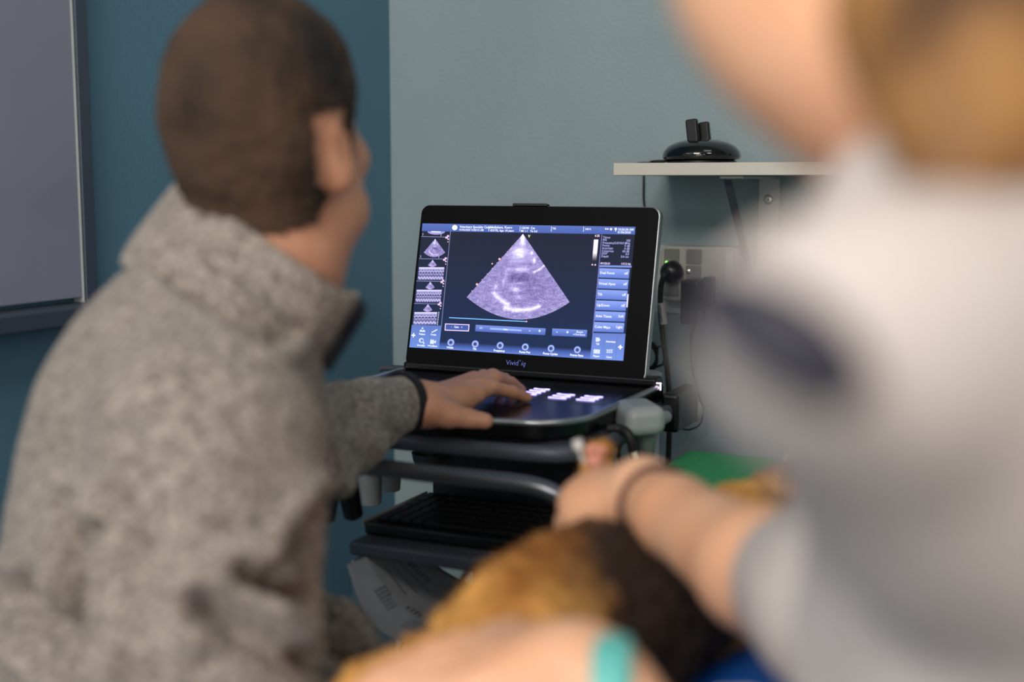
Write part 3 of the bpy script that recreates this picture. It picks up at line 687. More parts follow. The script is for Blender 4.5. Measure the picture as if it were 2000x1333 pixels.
hp = [P(640, 1010, 1.50), P(652, 945, 1.46), P(672, 915, 1.44), P(720, 912, 1.42), P(840, 926, 1.40), P(960, 939, 1.37), P(1040, 950, 1.35), P(1085, 966, 1.34), P(1118, 990, 1.33), P(1140, 1040, 1.33)]
MB().tube(hp, .0100, 14, smooth=5).build('tube_handle', M['tube'], T, smooth=True)
MB().tube([P(675, 925, 1.47), P(690, 1005, 1.5)], [.014, .012], 12).build('handle_bracket', M['black'], T, smooth=True)
MB().box((.428, -.845, .794), (.70, -.45, .812)).build('keyboard_tray', M['cartgrey'], T, bevel=.005)
for x, y, h1 in ((.440, -.836, .79), (.440, -.48, .921), (.69, -.836, .79), (.69, -.48, .921)):
    MB().box((x-.009, y-.012, .12), (x+.009, y+.012, h1)).build('post', M['silver'], T, bevel=.003)
MB().box((.47, -.60, .12), (.66, -.50, .80)).build('column', M['dpanel'], T, bevel=.01)
MB().box((.34, -.86, .075), (.76, -.40, .12)).build('base', M['dgrey'], T, bevel=.02, seg=3)
for x in (.38, .72):
    for y in (-.82, -.44):
        o = MB().box((x-.018, y-.016, .05), (x+.018, y+.016, .076)).build('caster', M['dgrey'], T, bevel=.004)
        MB().cyl((x-.011, y, .035), (x+.011, y, .035), .035).build('wheel', M['rubber'], o, smooth=True)
# probe holder at the right
g = P(1247, 815, 1.60)
h_ = MB().obox(g+V3(0, 0, 0), D(1, .15, .05), D(-.2, 1, 0), V3(0, 0, 1), .026, .040, .019).build('probe_holder', M['lgrey'], T, bevel=.014, seg=4)
q = MB(); q.tube([P(1262, 842, 1.60), P(1258, 885, 1.62), P(1248, 930, 1.64)], [.017, .011, .007], 12, smooth=3); q.build('holder_stem', M['lgrey'], h_, smooth=True)
MB().tube([P(1185, 838, 1.56), P(1210, 838, 1.56), P(1228, 850, 1.55), P(1236, 880, 1.55), P(1240, 905, 1.56)], .0058, 10, smooth=4).build('holder_cable', M['rubber'], h_, smooth=True)
MB().tube([P(1238, 884, 1.545), P(1243, 896, 1.545)], .0035, 10).build('cable_clip', M['tagwhite'], h_, smooth=True)
MB().tube([P(1215, 860, 1.57), P(1208, 890, 1.58), P(1220, 915, 1.6), P(1238, 900, 1.6)], .0025, 8, smooth=4).build('thin_cable', M['rubber'], h_, smooth=True)
MB().lathe(P(1266, 741, 1.86), [(.020, 0), (.021, .003), (.021, .008), (.016, .012)], 24).build('cup_ring', M['lgrey'], T, smooth=True)
MB().box((.696, -.46, .90), (.722, -.36, .955)).build('side_block', M['black'], T, bevel=.006)
a, b = P(1295, 800, 1.97), P(1345, 803, 1.94)
MB().tube([P(1262, 800, 1.95), b], .0155, 20).build('side_arm', M['black'], T, smooth=True)
kb_ = unit(b-a); MB().lathe(b, [(.014, -.002), (.0165, 0), (.018, .006), (.0165, .014), (.011, .019), (.004, .021)], 28, kb_).build('arm_knob', M['lgrey'], T, smooth=True)
MB().tube([P(1276, 822, 1.66), P(1300, 815, 1.72)], .009, 12).build('holder_arm', M['lgrey'], T, smooth=True)
MB().lathe(hit(838, 904, 2, .865), [(.020, 0), (.022, .004), (.024, .014), (.020, .012), (.018, .004)], 28).build('cable_hook', M['cartgrey'], T, smooth=True)

# keyboard on the lower tray
kl = V3(.430, -.812, .8125); kx, ky = .265, .165
T = thing('keyboard', 'black keyboard with a pale left edge lying on the lower tray of the cart', 'keyboard', kl+V3(kx/2, ky/2, 0))
MB().box(kl, kl+V3(kx, ky, .016)).build('case', M['black'], T, bevel=.004)
MB().box(kl+V3(-.002, 0, .012), kl+V3(0, ky, .0175)).build('case_edge', M['lgrey'], T)
base_key = None
for r_ in range(6):
    for c_ in range(15):
        loc = kl+V3(.010+c_*.0165, .016+r_*.0235, .016)
        if base_key is None:
            base_key = MB().box(loc, loc+V3(.0142, .0195, .0042)).build('key', M['keycap'], T, bevel=.001); k0 = loc
        elif not (r_ == 0 and 4 <= c_ <= 8):
            o = base_key.copy(); COL.objects.link(o); o.parent = T; o.location = base_key.location+Vector(loc-k0)
loc = kl+V3(.010+4*.0165, .016, .016); MB().box(loc, loc+V3(.0807, .0195, .0042)).build('space_bar', M['keycap'], T, bevel=.001)

# containers on the tray behind the handle
for nm, lab, px, py, r_, h_, mm in (('paper_cup', 'pale cup standing behind the cart handle at the far left of the tray', 722, 984, .018, .060, 'lgrey'), ('small_jar', 'small pale jar behind the cart handle, right of the taller cup', 762, 958, .016, .026, 'lgrey')):
    b = hit(px, py, 2, .8125); T = thing(nm, lab, 'cup' if nm == 'paper_cup' else 'jar', b)
    MB().lathe(b, [(r_*.85, 0), (r_*.9, .002), (r_, h_*.93)], 28).build('body', M[mm], T, smooth=True)
    MB().lathe(b, [(r_*1.02, h_*.93), (r_*1.08, h_*.95), (r_*1.05, h_)], 28).build('rim' if nm == 'paper_cup' else 'lid', M[mm], T, smooth=True)

# printed sheet drooping below the tray
def sheet(nu=24, nv=30):
    c00, c10, c11, c01 = P(678, 1103, 1.46), P(792, 1056, 1.62), P(1030, 1170, 1.58), P(825, 1264, 1.44)
    vs = []
    for i in range(nv+1):
        for j in range(nu+1):
            s_, t_ = j/nu, i/nv; p_ = (c00*(1-s_)+c10*s_)*(1-t_)+(c01*(1-s_)+c11*s_)*t_
            p_ = p_+D(-.012, -.01, -.020)*math.sin(math.pi*t_)*(1-s_*.4); vs.append(p_)
    return vs, [(i*(nu+1)+j, i*(nu+1)+j+1, (i+1)*(nu+1)+j+1, (i+1)*(nu+1)+j) for i in range(nv) for j in range(nu)], nu, nv
vs, fs, nu, nv = sheet()
org = vs[0]; T = thing('printed_sheet', 'printed white paper sheet with charts drooping from the underside of the cart tray', 'paper', org)
mb = MB().add(vs, fs); o = mb.build('paper', M['paper'], T, smooth=True); sm = o.modifiers.new('thickness', 'SOLIDIFY'); sm.thickness = .0003
n_s = unit(np.cross(vs[1]-vs[0], vs[nu+1]-vs[0])); 
if n_s.dot(CAM-vs[0]) < 0: n_s = -n_s
def SH(s_, t_):
    x = s_*nu; y = t_*nv; i, j = int(min(y, nv-1e-6)), int(min(x, nu-1e-6)); fy, fx = y-i, x-j; a = vs[i*(nu+1)+j]; b = vs[i*(nu+1)+j+1]; c = vs[(i+1)*(nu+1)+j]; d = vs[(i+1)*(nu+1)+j+1]
    return (a*(1-fx)+b*fx)*(1-fy)+(c*(1-fx)+d*fx)*fy+n_s*.0012
pr = MB()
def mark(s0, t0, s1, t1): pr.add([SH(s0, t0), SH(s1, t0), SH(s1, t1), SH(s0, t1)], [(0, 1, 2, 3)])
for i in range(5):
    for j in range(6 if i < 4 else 3):
        mark(.20+.03*i, .25+.035*j, .212+.03*i, .27+.035*j)
for i in range(3): mark(.45+.1*i, .12, .457+.1*i, .40+.03*i)
for i in range(10): mark(.72+.008*(i % 3), .10+.03*i, .80, .108+.03*i)
for i in range(4): mark(.34, .50+.02*i*2, .38+.01*(i % 3), .512+.02*i*2)
for r_ in range(4):
    for b_ in range(9): mark(.16+.035*r_, .62+.028*b_, .168+.035*r_, .64+.028*b_)
for r_ in range(3):
    for b_ in range(5): mark(.42+.035*r_, .66+.04*b_, .428+.035*r_, .69+.04*b_)
pr.build('printing', M['ink'], T, fix=False)
# loose cable below the tray
o = MB().tube([P(1010, 1070, 1.45), P(960, 1092, 1.42), P(915, 1115, 1.40), P(898, 1150, 1.40), P(900, 1200, 1.41)], .003, 8, smooth=5).build('loose_cable', M['rubber'], origin=P(900, 1150, 1.4), smooth=True)
tag(o, 'thin black cable curving down below the keyboard tray', 'cable')
o = MB().tube([P(786, 1300, 1.7), P(782, 1268, 1.7), P(795, 1252, 1.7), P(812, 1262, 1.7), P(822, 1290, 1.7)], .0024, 8, smooth=5).build('loose_cable', M['rubber'], origin=P(790, 1270, 1.7), smooth=True)
tag(o, 'short cable loop low behind the cart under the printed sheet', 'cable')

# ================================================================ exam table and what lies on it
TX0, TX1, TY0, TY1, TZ = .742, 1.20, -1.80, -.49, .855
T = thing('exam_table', 'narrow steel examination table under the cat and the green mat', 'table', (1.0, -1.2, 0))
MB().box((TX0, TY0, TZ-.03), (TX1, TY1, TZ)).build('tabletop', M['steel'], T, bevel=.006)
for x in (TX0+.05, TX1-.05):
    for y in (TY0+.08, TY1-.08): MB().cyl((x, y, 0), (x, y, TZ-.029), .018).build('leg', M['steel'], T, smooth=True)
o = MB().box((TX0+.004, -.86, TZ+.0003), (TX1-.13, TY1+.002, .885)).build('green_mat', M['green'], origin=(.95, -.8, TZ), bevel=.004)
tag(o, 'bright green foam mat on the table beyond the cat', 'mat')
o = MB().box((TX0+.10, -1.74, TZ+.0003), (TX1-.003, -.875, TZ+.02)).build('blue_pad', M['blue'], origin=(1.0, -1.3, TZ), bevel=.008)
tag(o, 'blue padded cushion under the cat', 'pad')
def tw(p): return .004*fbm(p, 20)+.003*fbm(p, 60)
tc_ = hit(1450, 1400, 2, TZ+.03)
o, _, _ = solid('white_towel', [ell(tc_, (.035, .045, .012))], .005, M['towel'], origin=tc_, disp=tw)
tag(o, 'crumpled white cloth on the blue pad at the bottom edge', 'cloth')
cp = hit(1556, 890, 2, .895); cp[2] = .8855
T = thing('clear_clip', 'small clear plastic clip at the far right corner of the green mat', 'clip', cp)
MB().obox(cp+V3(-.008, 0, .008), (1, .3, .5), (-.3, 1, 0), (-.4, 0, 1), .011, .006, .004).build('clip_arm', M['tagwhite'], T, bevel=.002)
MB().obox(cp+V3(.010, .002, .008), (1, -.2, -.5), (.3, 1, 0), (.4, 0, 1), .010, .006, .004).build('clip_arm', M['tagwhite'], T, bevel=.002)
#==PEOPLE==
# ---------------------------------------------------------------- people
def head_prims(O, fwd, pitch, sc=1.0, roll=0.0, ears=True):
    """a head with brow, eye sockets, nose, lips, chin, jaw and ears; returns primitives and its frame"""
    f0 = unit(fwd); up = V3(0, 0, 1); r0 = unit(np.cross(f0, up))
    y = f0*math.cos(pitch)-up*math.sin(pitch); z = up*math.cos(pitch)+f0*math.sin(pitch)
    x = r0*math.cos(roll)+z*math.sin(roll); z = np.cross(x, y)
    R = np.stack([x, y, z])
    def q(a, b, c): return O+(x*a+y*b+z*c)*sc
    def e(c, r, k=.012, sub=False, R2=None): return ell(q(*c), np.array(r)*sc, R if R2 is None else R2, k, sub)
    p = [e((0, -.012, .050), (.076, .098, .090), .02), e((0, -.04, .0), (.066, .064, .066), .03), e((0, .032, -.02), (.058, .062, .088), .02), e((0, .035, -.078), (.047, .050, .036), .02),
         e((0, .074, -.098), (.020, .018, .018), .015), e((0, .079, .022), (.046, .014, .011), .012),
         cap(q(0, .094, .008), q(0, .113, -.034), .007*sc, .0105*sc, .008), e((-.011, .104, -.038), (.008, .010, .007), .006), e((.011, .104, -.038), (.008, .010, .007), .006),
         e((0, .094, -.060), (.023, .0085, .0055), .004), e((0, .093, -.070), (.020, .0085, .0065), .004),
         e((-.032, .070, -.028), (.020, .018, .020), .015), e((.032, .070, -.028), (.022, .018, .020), .015),
         e((-.032, .094, .005), (.014, .010, .009), .008, True), e((.032, .094, .005), (.014, .010, .009), .008, True),
         e((-.052, .02, -.07), (.014, .03, .022), .02), e((.052, .02, -.07), (.014, .03, .022), .02)]
    for s_ in (-1, 1):
        an = math.radians(28)*s_; xr = x*math.cos(an)+y*math.sin(an)*-1; yr = np.cross(z, xr); Re = np.stack([xr, yr, z])
        p += [ell(q(s_*.077, -.022, -.002), V3(.007, .0165, .030)*sc, Re, .006), ell(q(s_*.076, -.018, -.024), V3(.006, .010, .012)*sc, Re, .005),
              ell(q(s_*.0850, -.016, .004), V3(.004, .011, .020)*sc, Re, .004, True)]
    return p, q, R
def to_local(v, O, R, sc): return ((v-O)@R.T)/sc
def finger(a, b, c, d, r): return [cap(a, b, r*1.08, r, .005), cap(b, c, r, r*.92, .004), cap(c, d, r*.92, r*.78, .004)]
def lerp(a, b, t): return np.asarray(a)*(1-t)+np.asarray(b)*t

# ================================================================ the man
def fo(v):                       # (right, away, height) -> room
    return CAM+D(v[0], v[1])+V3(0, 0, v[2]-CAM[2])
MO = P(540, 288, 1.085)
HF = D(.375, .927)
HS = .915
hp_, hq, HR = head_prims(MO, HF, math.radians(-15), HS)
BF = unit(D(.95, .31)); BR = unit(D(.31, -.95))
pel = fo((-.30, 1.08, .56)); chest = fo((-.285, 1.07, .93)); nb = P(478, 520, 1.07); nk = hq(0, -.035, -.10)
shR = P(380, 800, .95); elR = P(372, 1360, .87); wrR = P(760, 1545, .98)
shL = fo((-.31, 1.25, 1.09)); elL = P(585, 880, 1.27); wrL = P(800, 788, 1.50)
body = list(hp_)
body += chain([hq(0, -.025, -.06), nk, nb], [.053, .052, .050], .03)
body += chain([nb, chest, pel], [.052, .07, .09], .04)
body += chain([nb, shR, elR, wrR], [.04, .04, .036, .026], .03)
body += chain([nb, shL, elL], [.04, .036, .028], .03)
# left hand, palm down on the console
wr2 = P(812, 787, 1.505)
body += [cap(elL, P(715, 812, 1.43), .028, .025, .01), cap(P(715, 812, 1.43), wrL, .025, .0255, .01), cap(wrL, P(842, 788, 1.52), .0255, .024, .02)]
KN = [P(930, 771, 1.555), P(938, 755, 1.585), P(936, 746, 1.612), P(926, 742, 1.635)]
for i, k_ in enumerate(KN):
    body.append(cap(P(838, 784, 1.515+.02*i), k_, .0195-.002*(i == 3), .0118, .012))
body.append(cap(P(848, 800, 1.50), P(905, 786, 1.54), .020, .013, .012))
fr_, r_ = [None]*4, None
body += finger(KN[0], P(962, 757, 1.585), P(1000, 766, 1.61), P(1030, 777, 1.632), .0092)
body += finger(KN[1], P(968, 739, 1.62), P(998, 749, 1.66), P(1018, 762, 1.675), .0094)
body += finger(KN[2], P(962, 733, 1.65), P(986, 741, 1.69), P(1000, 753, 1.71), .0088)
body += finger(KN[3], P(944, 733, 1.67), P(962, 738, 1.70), P(976, 748, 1.72), .0078)
body += [cap(P(838, 800, 1.49), P(875, 810, 1.475), .021, .016, .012), cap(P(875, 810, 1.475), P(915, 818, 1.465), .0145, .0112, .008), cap(P(915, 818, 1.465), P(948, 823, 1.46), .0110, .0098, .005)]
# right hand below the table edge
hd_ = unit(BF*1+V3(0, 0, .0)); sd = unit(np.cross(hd_, V3(0, 0, 1)))
body += [cap(wrR, wrR+hd_*.05, .025, .03, .015), cap(wrR+hd_*.04, wrR+hd_*.085, .032, .03, .015)]
for i, (dx, ln) in enumerate(((-.028, .06), (-.010, .070), (.010, .066), (.028, .052))):
    a = wrR+hd_*.09+sd*dx; body += finger(a, a+hd_*ln*.4+V3(0, 0, -.004), a+hd_*ln*.75+V3(0, 0, -.016), a+hd_*ln+V3(0, 0, -.03), .0088)
body += chain([wrR+sd*-.02+hd_*.02, wrR+sd*-.05+hd_*.05, wrR+sd*-.055+hd_*.085], [.016, .012, .010], .01)
kn = [pel+BF*.46+BR*s_*.11+V3(0, 0, -.02) for s_ in (1, -1)]
ft = [k+BF*.02+V3(0, 0, -.45) for k in kn]
for s_, k, f_ in ((1, kn[0], ft[0]), (-1, kn[1], ft[1])):
    body += chain([pel+BR*s_*.09, k, f_+V3(0, 0, .0)], [.085, .055, .038], .04)
feet0 = V3(pel[0], pel[1], 0)
man, mv, mf = solid('person', body, .0036, M['skin'], origin=feet0, relax=2)
tag(man, 'man seen from behind in a grey fleece, left hand resting on the ultrasound console', 'person')
lc = to_local(mv, MO, HR, HS)
x_, y_, z_ = lc[:, 0], lc[:, 1], lc[:, 2]
line = np.where(y_ < -.012, -.016+(y_+.012)*1.05+np.maximum(0, .052-np.abs(x_))*-.85, np.where(y_ < .030, -.022, .02+(y_-.028)*1.25))
ear = (np.abs(x_) > .066) & (y_ > -.052) & (y_ < .000) & (z_ < .036) & (z_ > -.05)
hm_ = (z_ > line) & (~ear) & (z_ > -.058) & (np.linalg.norm(lc, axis=1) < .19)
shell('hair', mv, mf, hm_, .0035, M['hair_m'], man, disp=lambda p: .0022*fbm(p, 90)+.0015*fbm(p, 260)+.003*fbm(p, 25))
def eyes(qq, R, sc, par, ir):
    for s_ in (-1, 1):
        c = qq(s_*.029, .080, .004); e_ = MB().lathe(c-R[1]*.0105*sc, [(.0105*sc*math.sin(math.pi*k/12+1e-4), .0105*sc*(1-math.cos(math.pi*k/12))) for k in range(13)], 20, R[1]).build('eye', M['eye'], par, smooth=True)
        MB().lathe(c+R[1]*.0098*sc, [(.0045*sc, -.001), (.0035*sc, .0006), (.001, .0009)], 18, R[1]).build('iris', ir, e_, smooth=True)
eyes(hq, HR, HS, man, M['black'])
# the fleece
def fold(p): return .0050*fbm(p, 8, (3, 0, 0))+.0014*fbm(p, 22)
def tor(px, py, d, a, b, h=.085, k=.05): return ell(P(px, py, d), (b, a, h), np.stack([BR, BF, V3(0, 0, 1)]), k)
fl = [tor(440, 605, 1.07, .056, .075, .042), tor(392, 680, 1.07, .080, .125, .07), tor(365, 775, 1.06, .106, .165, .10), tor(336, 930, 1.06, .120, .172, .12), tor(318, 1130, 1.06, .128, .172, .14),
      tor(306, 1350, 1.06, .132, .172, .15), tor(302, 1560, 1.06, .136, .175, .13), tor(302, 1750, 1.06, .140, .18, .10)]
fl += chain([P(470, 555, 1.07), P(415, 645, 1.07)], [.058, .070], .03)
fl += chain([P(415, 800, .96), P(405, 860, .92), P(405, 1020, .90), P(408, 1250, .87), elR+V3(0, 0, 0)], [.070, .080, .080, .076, .066], .022)
fl += chain([elR, lerp(elR, wrR, .5), lerp(elR, wrR, .93)], [.068, .058, .042], .035)
fl += chain([shL, elL], [.058, .056], .04)
fl += chain([elL, P(668, 838, 1.36), P(715, 812, 1.43), P(786, 789, 1.492)], [.058, .049, .0405, .0325], .02)
fl += [ell(P(630, 1275, 1.14), (.050, .045, .052), None, .04)]
# creases of the cloth (armpit, elbow, sleeve): (polyline, width in px, depth in m)
CR = [([(182, 1062), (186, 1110), (180, 1333)], 13, .024), ([(235, 975), (205, 1025), (186, 1070)], 11, .010), ([(140, 990), (165, 1040), (186, 1075)], 10, .010),
      ([(640, 1010), (600, 1060), (560, 1120), (585, 1190)], 14, .022), ([(600, 1190), (540, 1150), (485, 1125)], 12, .018), ([(650, 1300), (560, 1265), (470, 1235), (400, 1190)], 13, .020),
      ([(40, 1170), (90, 1225), (150, 1275)], 18, .024), ([(660, 1080), (625, 1150), (640, 1240)], 16, .022), ([(620, 1320), (520, 1310), (420, 1290)], 14, .007), ([(20, 1040), (60, 1120)], 10, .004),
      ([(705, 770), (690, 830), (700, 890)], 10, .006), ([(765, 850), (730, 815), (700, 790)], 8, .004), ([(300, 495), (375, 560), (465, 620), (555, 660)], 9, .012), ([(330, 1180), (420, 1190), (470, 1230)], 12, .004), ([(240, 850), (300, 1010), (290, 1080)], 22, .004)]
def creases(v, f, CR, onv=None):
    n = vnormals(v, f); d = v-CAM; rr = d[:, 0]*CA+d[:, 1]*SA; fr2 = -d[:, 0]*SA+d[:, 1]*CA
    fc = fr2*math.cos(PITCH)-d[:, 2]*math.sin(PITCH); zc = d[:, 2]*math.cos(PITCH)+fr2*math.sin(PITCH); X = 1000+FOC*rr/fc; Y = 666.5-FOC*zc/fc
    face = -(n*d).sum(1)/np.linalg.norm(d, axis=1); w_ = np.clip(face*4, 0, 1); off = np.zeros(len(v))
    for pts, wd, dep in CR:
        best = np.full(len(v), 1e9)
        for (ax, ay), (bx, by) in zip(pts[:-1], pts[1:]):
            dx, dy = bx-ax, by-ay; t = np.clip(((X-ax)*dx+(Y-ay)*dy)/(dx*dx+dy*dy), 0, 1); best = np.minimum(best, np.hypot(X-ax-t*dx, Y-ay-t*dy))
        L_ = np.hypot(X-pts[0][0], Y-pts[0][1])*0+1
        wd = wd*1.9; off += -1.5*dep*np.exp(-(best/wd)**2)+.45*dep*np.exp(-((best-2.4*wd)/wd)**2)
    return v+n*(off*w_)[:, None]
def set_verts(o, v):
    org = ORG[o.name]; o.data.vertices.foreach_set('co', (v-org).astype(np.float32).ravel()); o.data.update()
fle, fv, ff_ = solid('fleece_jacket', fl, .005, M['fleece'], man, disp=fold, relax=2)
set_verts(fle, creases(fv, ff_, CR))
# standing collar
def ringpt(c, e1, e2, a, b, th): return c+e1*a*math.cos(th)+e2*b*math.sin(th)
cA = P(345, 352, 1.07); cB = P(692, 592, 1.07); topc = (cA+cB)/2+BR*.0; e1 = unit(cB-cA); e2 = BR; nn = unit(np.cross(e2, e1)); nn = nn if nn[2] > 0 else -nn
half = np.linalg.norm(cB-cA)/2
n = 64; vs = []; rows = [(0.0, 1.0, 0), (-.018, 1.01, 0), (-.040, 1.03, 0), (-.056, 1.02, 0), (-.070, 1.02, 0), (-.084, 1.0, 0)]
prof = [(h, s_, 0.0) for h, s_, _ in rows]+[(h, s_, -.008) for h, s_, _ in rows[::-1]]
for h, s_, off in prof:
    for k in range(n):
        th = 2*math.pi*k/n; a = half*s_+off; b = .080*s_+off
        front = max(0, math.cos(th)); 
        p_ = ringpt(topc+nn*h, e1, e2, a, b, th)+nn*.010*front**6*(1 if h > -.02 else 0)
        p_ = p_+unit(ringpt(V3(0, 0, 0), e1, e2, a, b, th))*(.004*fbm(p_, 25))+nn*.0015*fbm(p_, 18, (5, 5, 5)); vs.append(p_)
m_ = len(prof); fs = [(i*n+k, i*n+(k+1) % n, ((i+1) % m_)*n+(k+1) % n, ((i+1) % m_)*n+k) for i in range(m_) for k in range(n)]
col = MB().add(vs, fs).build('collar', M['fleece'], man, smooth=True); sb = col.modifiers.new('round', 'SUBSURF'); sb.levels = 1; sb.render_levels = 1
t0_ = ringpt(topc+nn*.004, e1, e2, half*1.0, .072, 0); t1_ = ringpt(topc-nn*.05, e1, e2, half*1.10, .076, 0)
MB().tube([t0_+BR*.012-nn*.004, t0_+BR*.006-nn*.014, lerp(t0_, t1_, .6), t1_-nn*.01], [.011, .0135, .010, .008], 14, smooth=4).build('collar_trim', M['navy'], man, smooth=True)
ca_, cb_ = P(780, 789, 1.488), P(795, 788, 1.497)
MB().tube([ca_, cb_], [.0385, .0365], 32, flat=1.0).build('cuff_trim', M['navy'], man, smooth=True)
trp = []
for s_, k, f_ in ((1, kn[0], ft[0]), (-1, kn[1], ft[1])):
    trp += chain([pel+BR*s_*.09+V3(0, 0, .03), k, f_+V3(0, 0, .06)], [.105, .072, .058], .05)
trp.append(tor(302, 1740, 1.06, .13, .17, .10))
solid('trousers', trp, .008, M['trouser'], man, disp=lambda p: .003*fbm(p, 14))
for f_ in ft:
    b = V3(f_[0], f_[1], 0); o, _, _ = solid('shoe', [ell(b+BF*.07+V3(0, 0, .035), (.05, .145, .038), np.stack([BR, BF, V3(0, 0, 1)]), .02), cap(b+V3(0, 0, .05), b+V3(0, 0, .10), .05, .048, .03)], .006, M['black'], man)
# stool under him
sb_ = V3(pel[0], pel[1], 0)-BF*.02
T = thing('stool', 'round black stool the man in the fleece sits on', 'stool', sb_)
MB().lathe(sb_, [(.17, .385), (.19, .395), (.195, .43), (.17, .448)], 40).build('seat', M['black'], T, smooth=True)
MB().cyl(sb_+V3(0, 0, .06), sb_+V3(0, 0, .385), .025).build('pole', M['silver'], T, smooth=True)
MB().lathe(sb_, [(.22, 0), (.22, .02), (.10, .045), (.03, .07)], 40).build('base', M['dgrey'], T, smooth=True)

# ================================================================ the cat
def cf(v): return .005*fbm(v, 30)+.004*fbm(v, 75)+.003*fbm(v, 160)
Z0 = TZ+.02
def on(px, py, d): return P(px, py, d)
rump, mid, shd = P(1000, 1300, .86), P(1180, 1215, .93), P(1345, 1160, 1.00)
neck_, chd = P(1440, 1050, 1.08), P(1545, 1000, 1.13)
ct = chain([rump, mid, shd], [.058, .060, .050], .05)+[ell(P(1085, 1245, .89), (.06, .07, .052), None, .05)]
ct += chain([shd, neck_, chd], [.050, .037, .036], .03)
ct += [ell(chd, (.040, .043, .036), None, .02), ell(chd+D(.022, -.02, -.008), (.017, .018, .014), None, .012)]
for s_ in (-1, 1):
    b = chd+D(-.008+.012*s_, .010*s_, .022) ; tip = P(1553+s_*16, 912+(s_+1)*8, 1.13+.03*s_)
    ct.append(cap(b, tip, .018, .0035, .008))
# front paw held up, hind legs folded, tail
ct += chain([P(1290, 1060, 1.03), P(1190, 1010, 1.08), P(1158, 960, 1.12), P(1163, 905, 1.14)], [.030, .021, .014, .0125], .012)
ct += [ell(P(1168, 890, 1.14), (.0145, .0145, .0125), None, .006)]
for i in range(3): ct.append(cap(P(1152+14*i, 882, 1.137), P(1151+15*i, 872, 1.133), .0055, .005, .003))
ct += chain([P(1330, 1080, 1.02), P(1210, 1040, 1.08), P(1135, 1010, 1.10)], [.028, .019, .014], .012)
ct += chain([rump, P(960, 1262, .92), P(860, 1300, .90), P(700, 1345, .84)], [.046, .034, .020, .017], .02)
ct += chain([rump, P(860, 1340, .80), P(760, 1390, .74)], [.04, .016, .012], .02)
co = V3(mid[0], mid[1], Z0)
ct = [c for c in ct]
cat, cv, cff = solid('cat', ct, .0045, M['fur'], origin=co, disp=cf, relax=1)
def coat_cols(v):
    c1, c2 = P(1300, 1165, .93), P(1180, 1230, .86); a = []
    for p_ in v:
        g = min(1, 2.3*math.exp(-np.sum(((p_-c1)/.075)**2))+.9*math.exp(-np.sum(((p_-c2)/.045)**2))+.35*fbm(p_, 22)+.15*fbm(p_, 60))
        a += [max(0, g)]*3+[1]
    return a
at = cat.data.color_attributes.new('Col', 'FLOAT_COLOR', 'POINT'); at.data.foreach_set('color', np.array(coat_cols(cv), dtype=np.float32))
tag(cat, 'ginger and brown cat lying on its side on the table, one paw raised', 'cat')
pads = MB()
for i in range(3): pads.lathe(P(1150+13*i, 880-(i == 1)*4, 1.122), [(.0042, 0), (.0040, .003), (.002, .0045)], 12, D(0, -1, .2))
pads.lathe(P(1163, 900, 1.124), [(.009, 0), (.0085, .003), (.005, .006)], 16, D(0, -1, .2)); pads.build('paw_pads', M['pink'], cat, smooth=True)
MB().tube([P(1548, 975, 1.10), P(1552, 925, 1.108)], [.0095, .003], 12, flat=.4).build('inner_ear', M['pink'], cat, smooth=True)
cl_ = MB(); cl_.tube([P(1127, 860, 1.13), P(1131, 876, 1.13)], .005, 10); cl_.tube([P(1131, 876, 1.13), P(1136, 893, 1.13), P(1145, 915, 1.132)], .0018, 8)
o = cl_.build('lead_clip', M['tagwhite'], origin=P(1131, 876, 1.13), smooth=True); tag(o, 'small white clip with a thin lead beside the raised cat paw', 'clip')
# short fur standing off the coat, part of the cat
nrm = vnormals(cv, cff); idx = RNG.choice(len(cv), min(len(cv), 26000), replace=False); fm = MB(); fvs = []; ffs = []
for i, j in enumerate(idx):
    n_ = nrm[j]; p_ = cv[j]-n_*.001; sd_ = unit(np.cross(n_, RNG.normal(size=3))); tp = p_+n_*.004+RNG.normal(size=3)*.0022
    fvs += [p_-sd_*.0006, p_+sd_*.0006, tp]; ffs.append((3*i, 3*i+1, 3*i+2))
me = bpy.data.meshes.new('coat'); me.from_pydata((np.array(fvs)-co).tolist(), [], ffs); me.update()
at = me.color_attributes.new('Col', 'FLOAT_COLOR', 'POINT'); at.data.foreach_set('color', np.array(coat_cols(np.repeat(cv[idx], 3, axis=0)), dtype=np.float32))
o = link('coat', me, M['fur'], cat); tag(o, kind='stuff')

# ================================================================ the woman
WO = P(1600, -730, .47); WF = D(-.96, .10)
wp, wq, WR = head_prims(WO, WF, math.radians(24), .98)
WBF = unit(D(-.92, .38)); WBR = unit(D(.38, .92))
hipw = fo((.60, .62, .93)); chw = fo((.345, .50, 1.10)); nbw = fo((.205, .46, 1.245))
sR = fo((.29, .66, 1.245)); sL = fo((.26, .31, 1.22))
eR = P(1650, 1215, .70); wR_ = P(1262, 975, .985)
eL = P(1500, 1800, .56); wL_ = P(1190, 1372, .66)
wb = list(wp)+chain([wq(0, -.025, -.06), P(1720, 10, .465), nbw], [.048, .050, .052], .04)
wb += chain([nbw, chw, hipw], [.045, .06, .08], .03)+chain([nbw, sR], [.045, .042], .03)+chain([nbw, sL], [.045, .040], .03)
wb += chain([sR, eR], [.040, .038], .02)+chain([eR, lerp(eR, wR_, .35), lerp(eR, wR_, .8), wR_], [.038, .039, .029, .027], .015)
wb += chain([sL, eL], [.038, .036], .02)+chain([eL, lerp(eL, wL_, .35), wL_], [.036, .036, .024], .015)
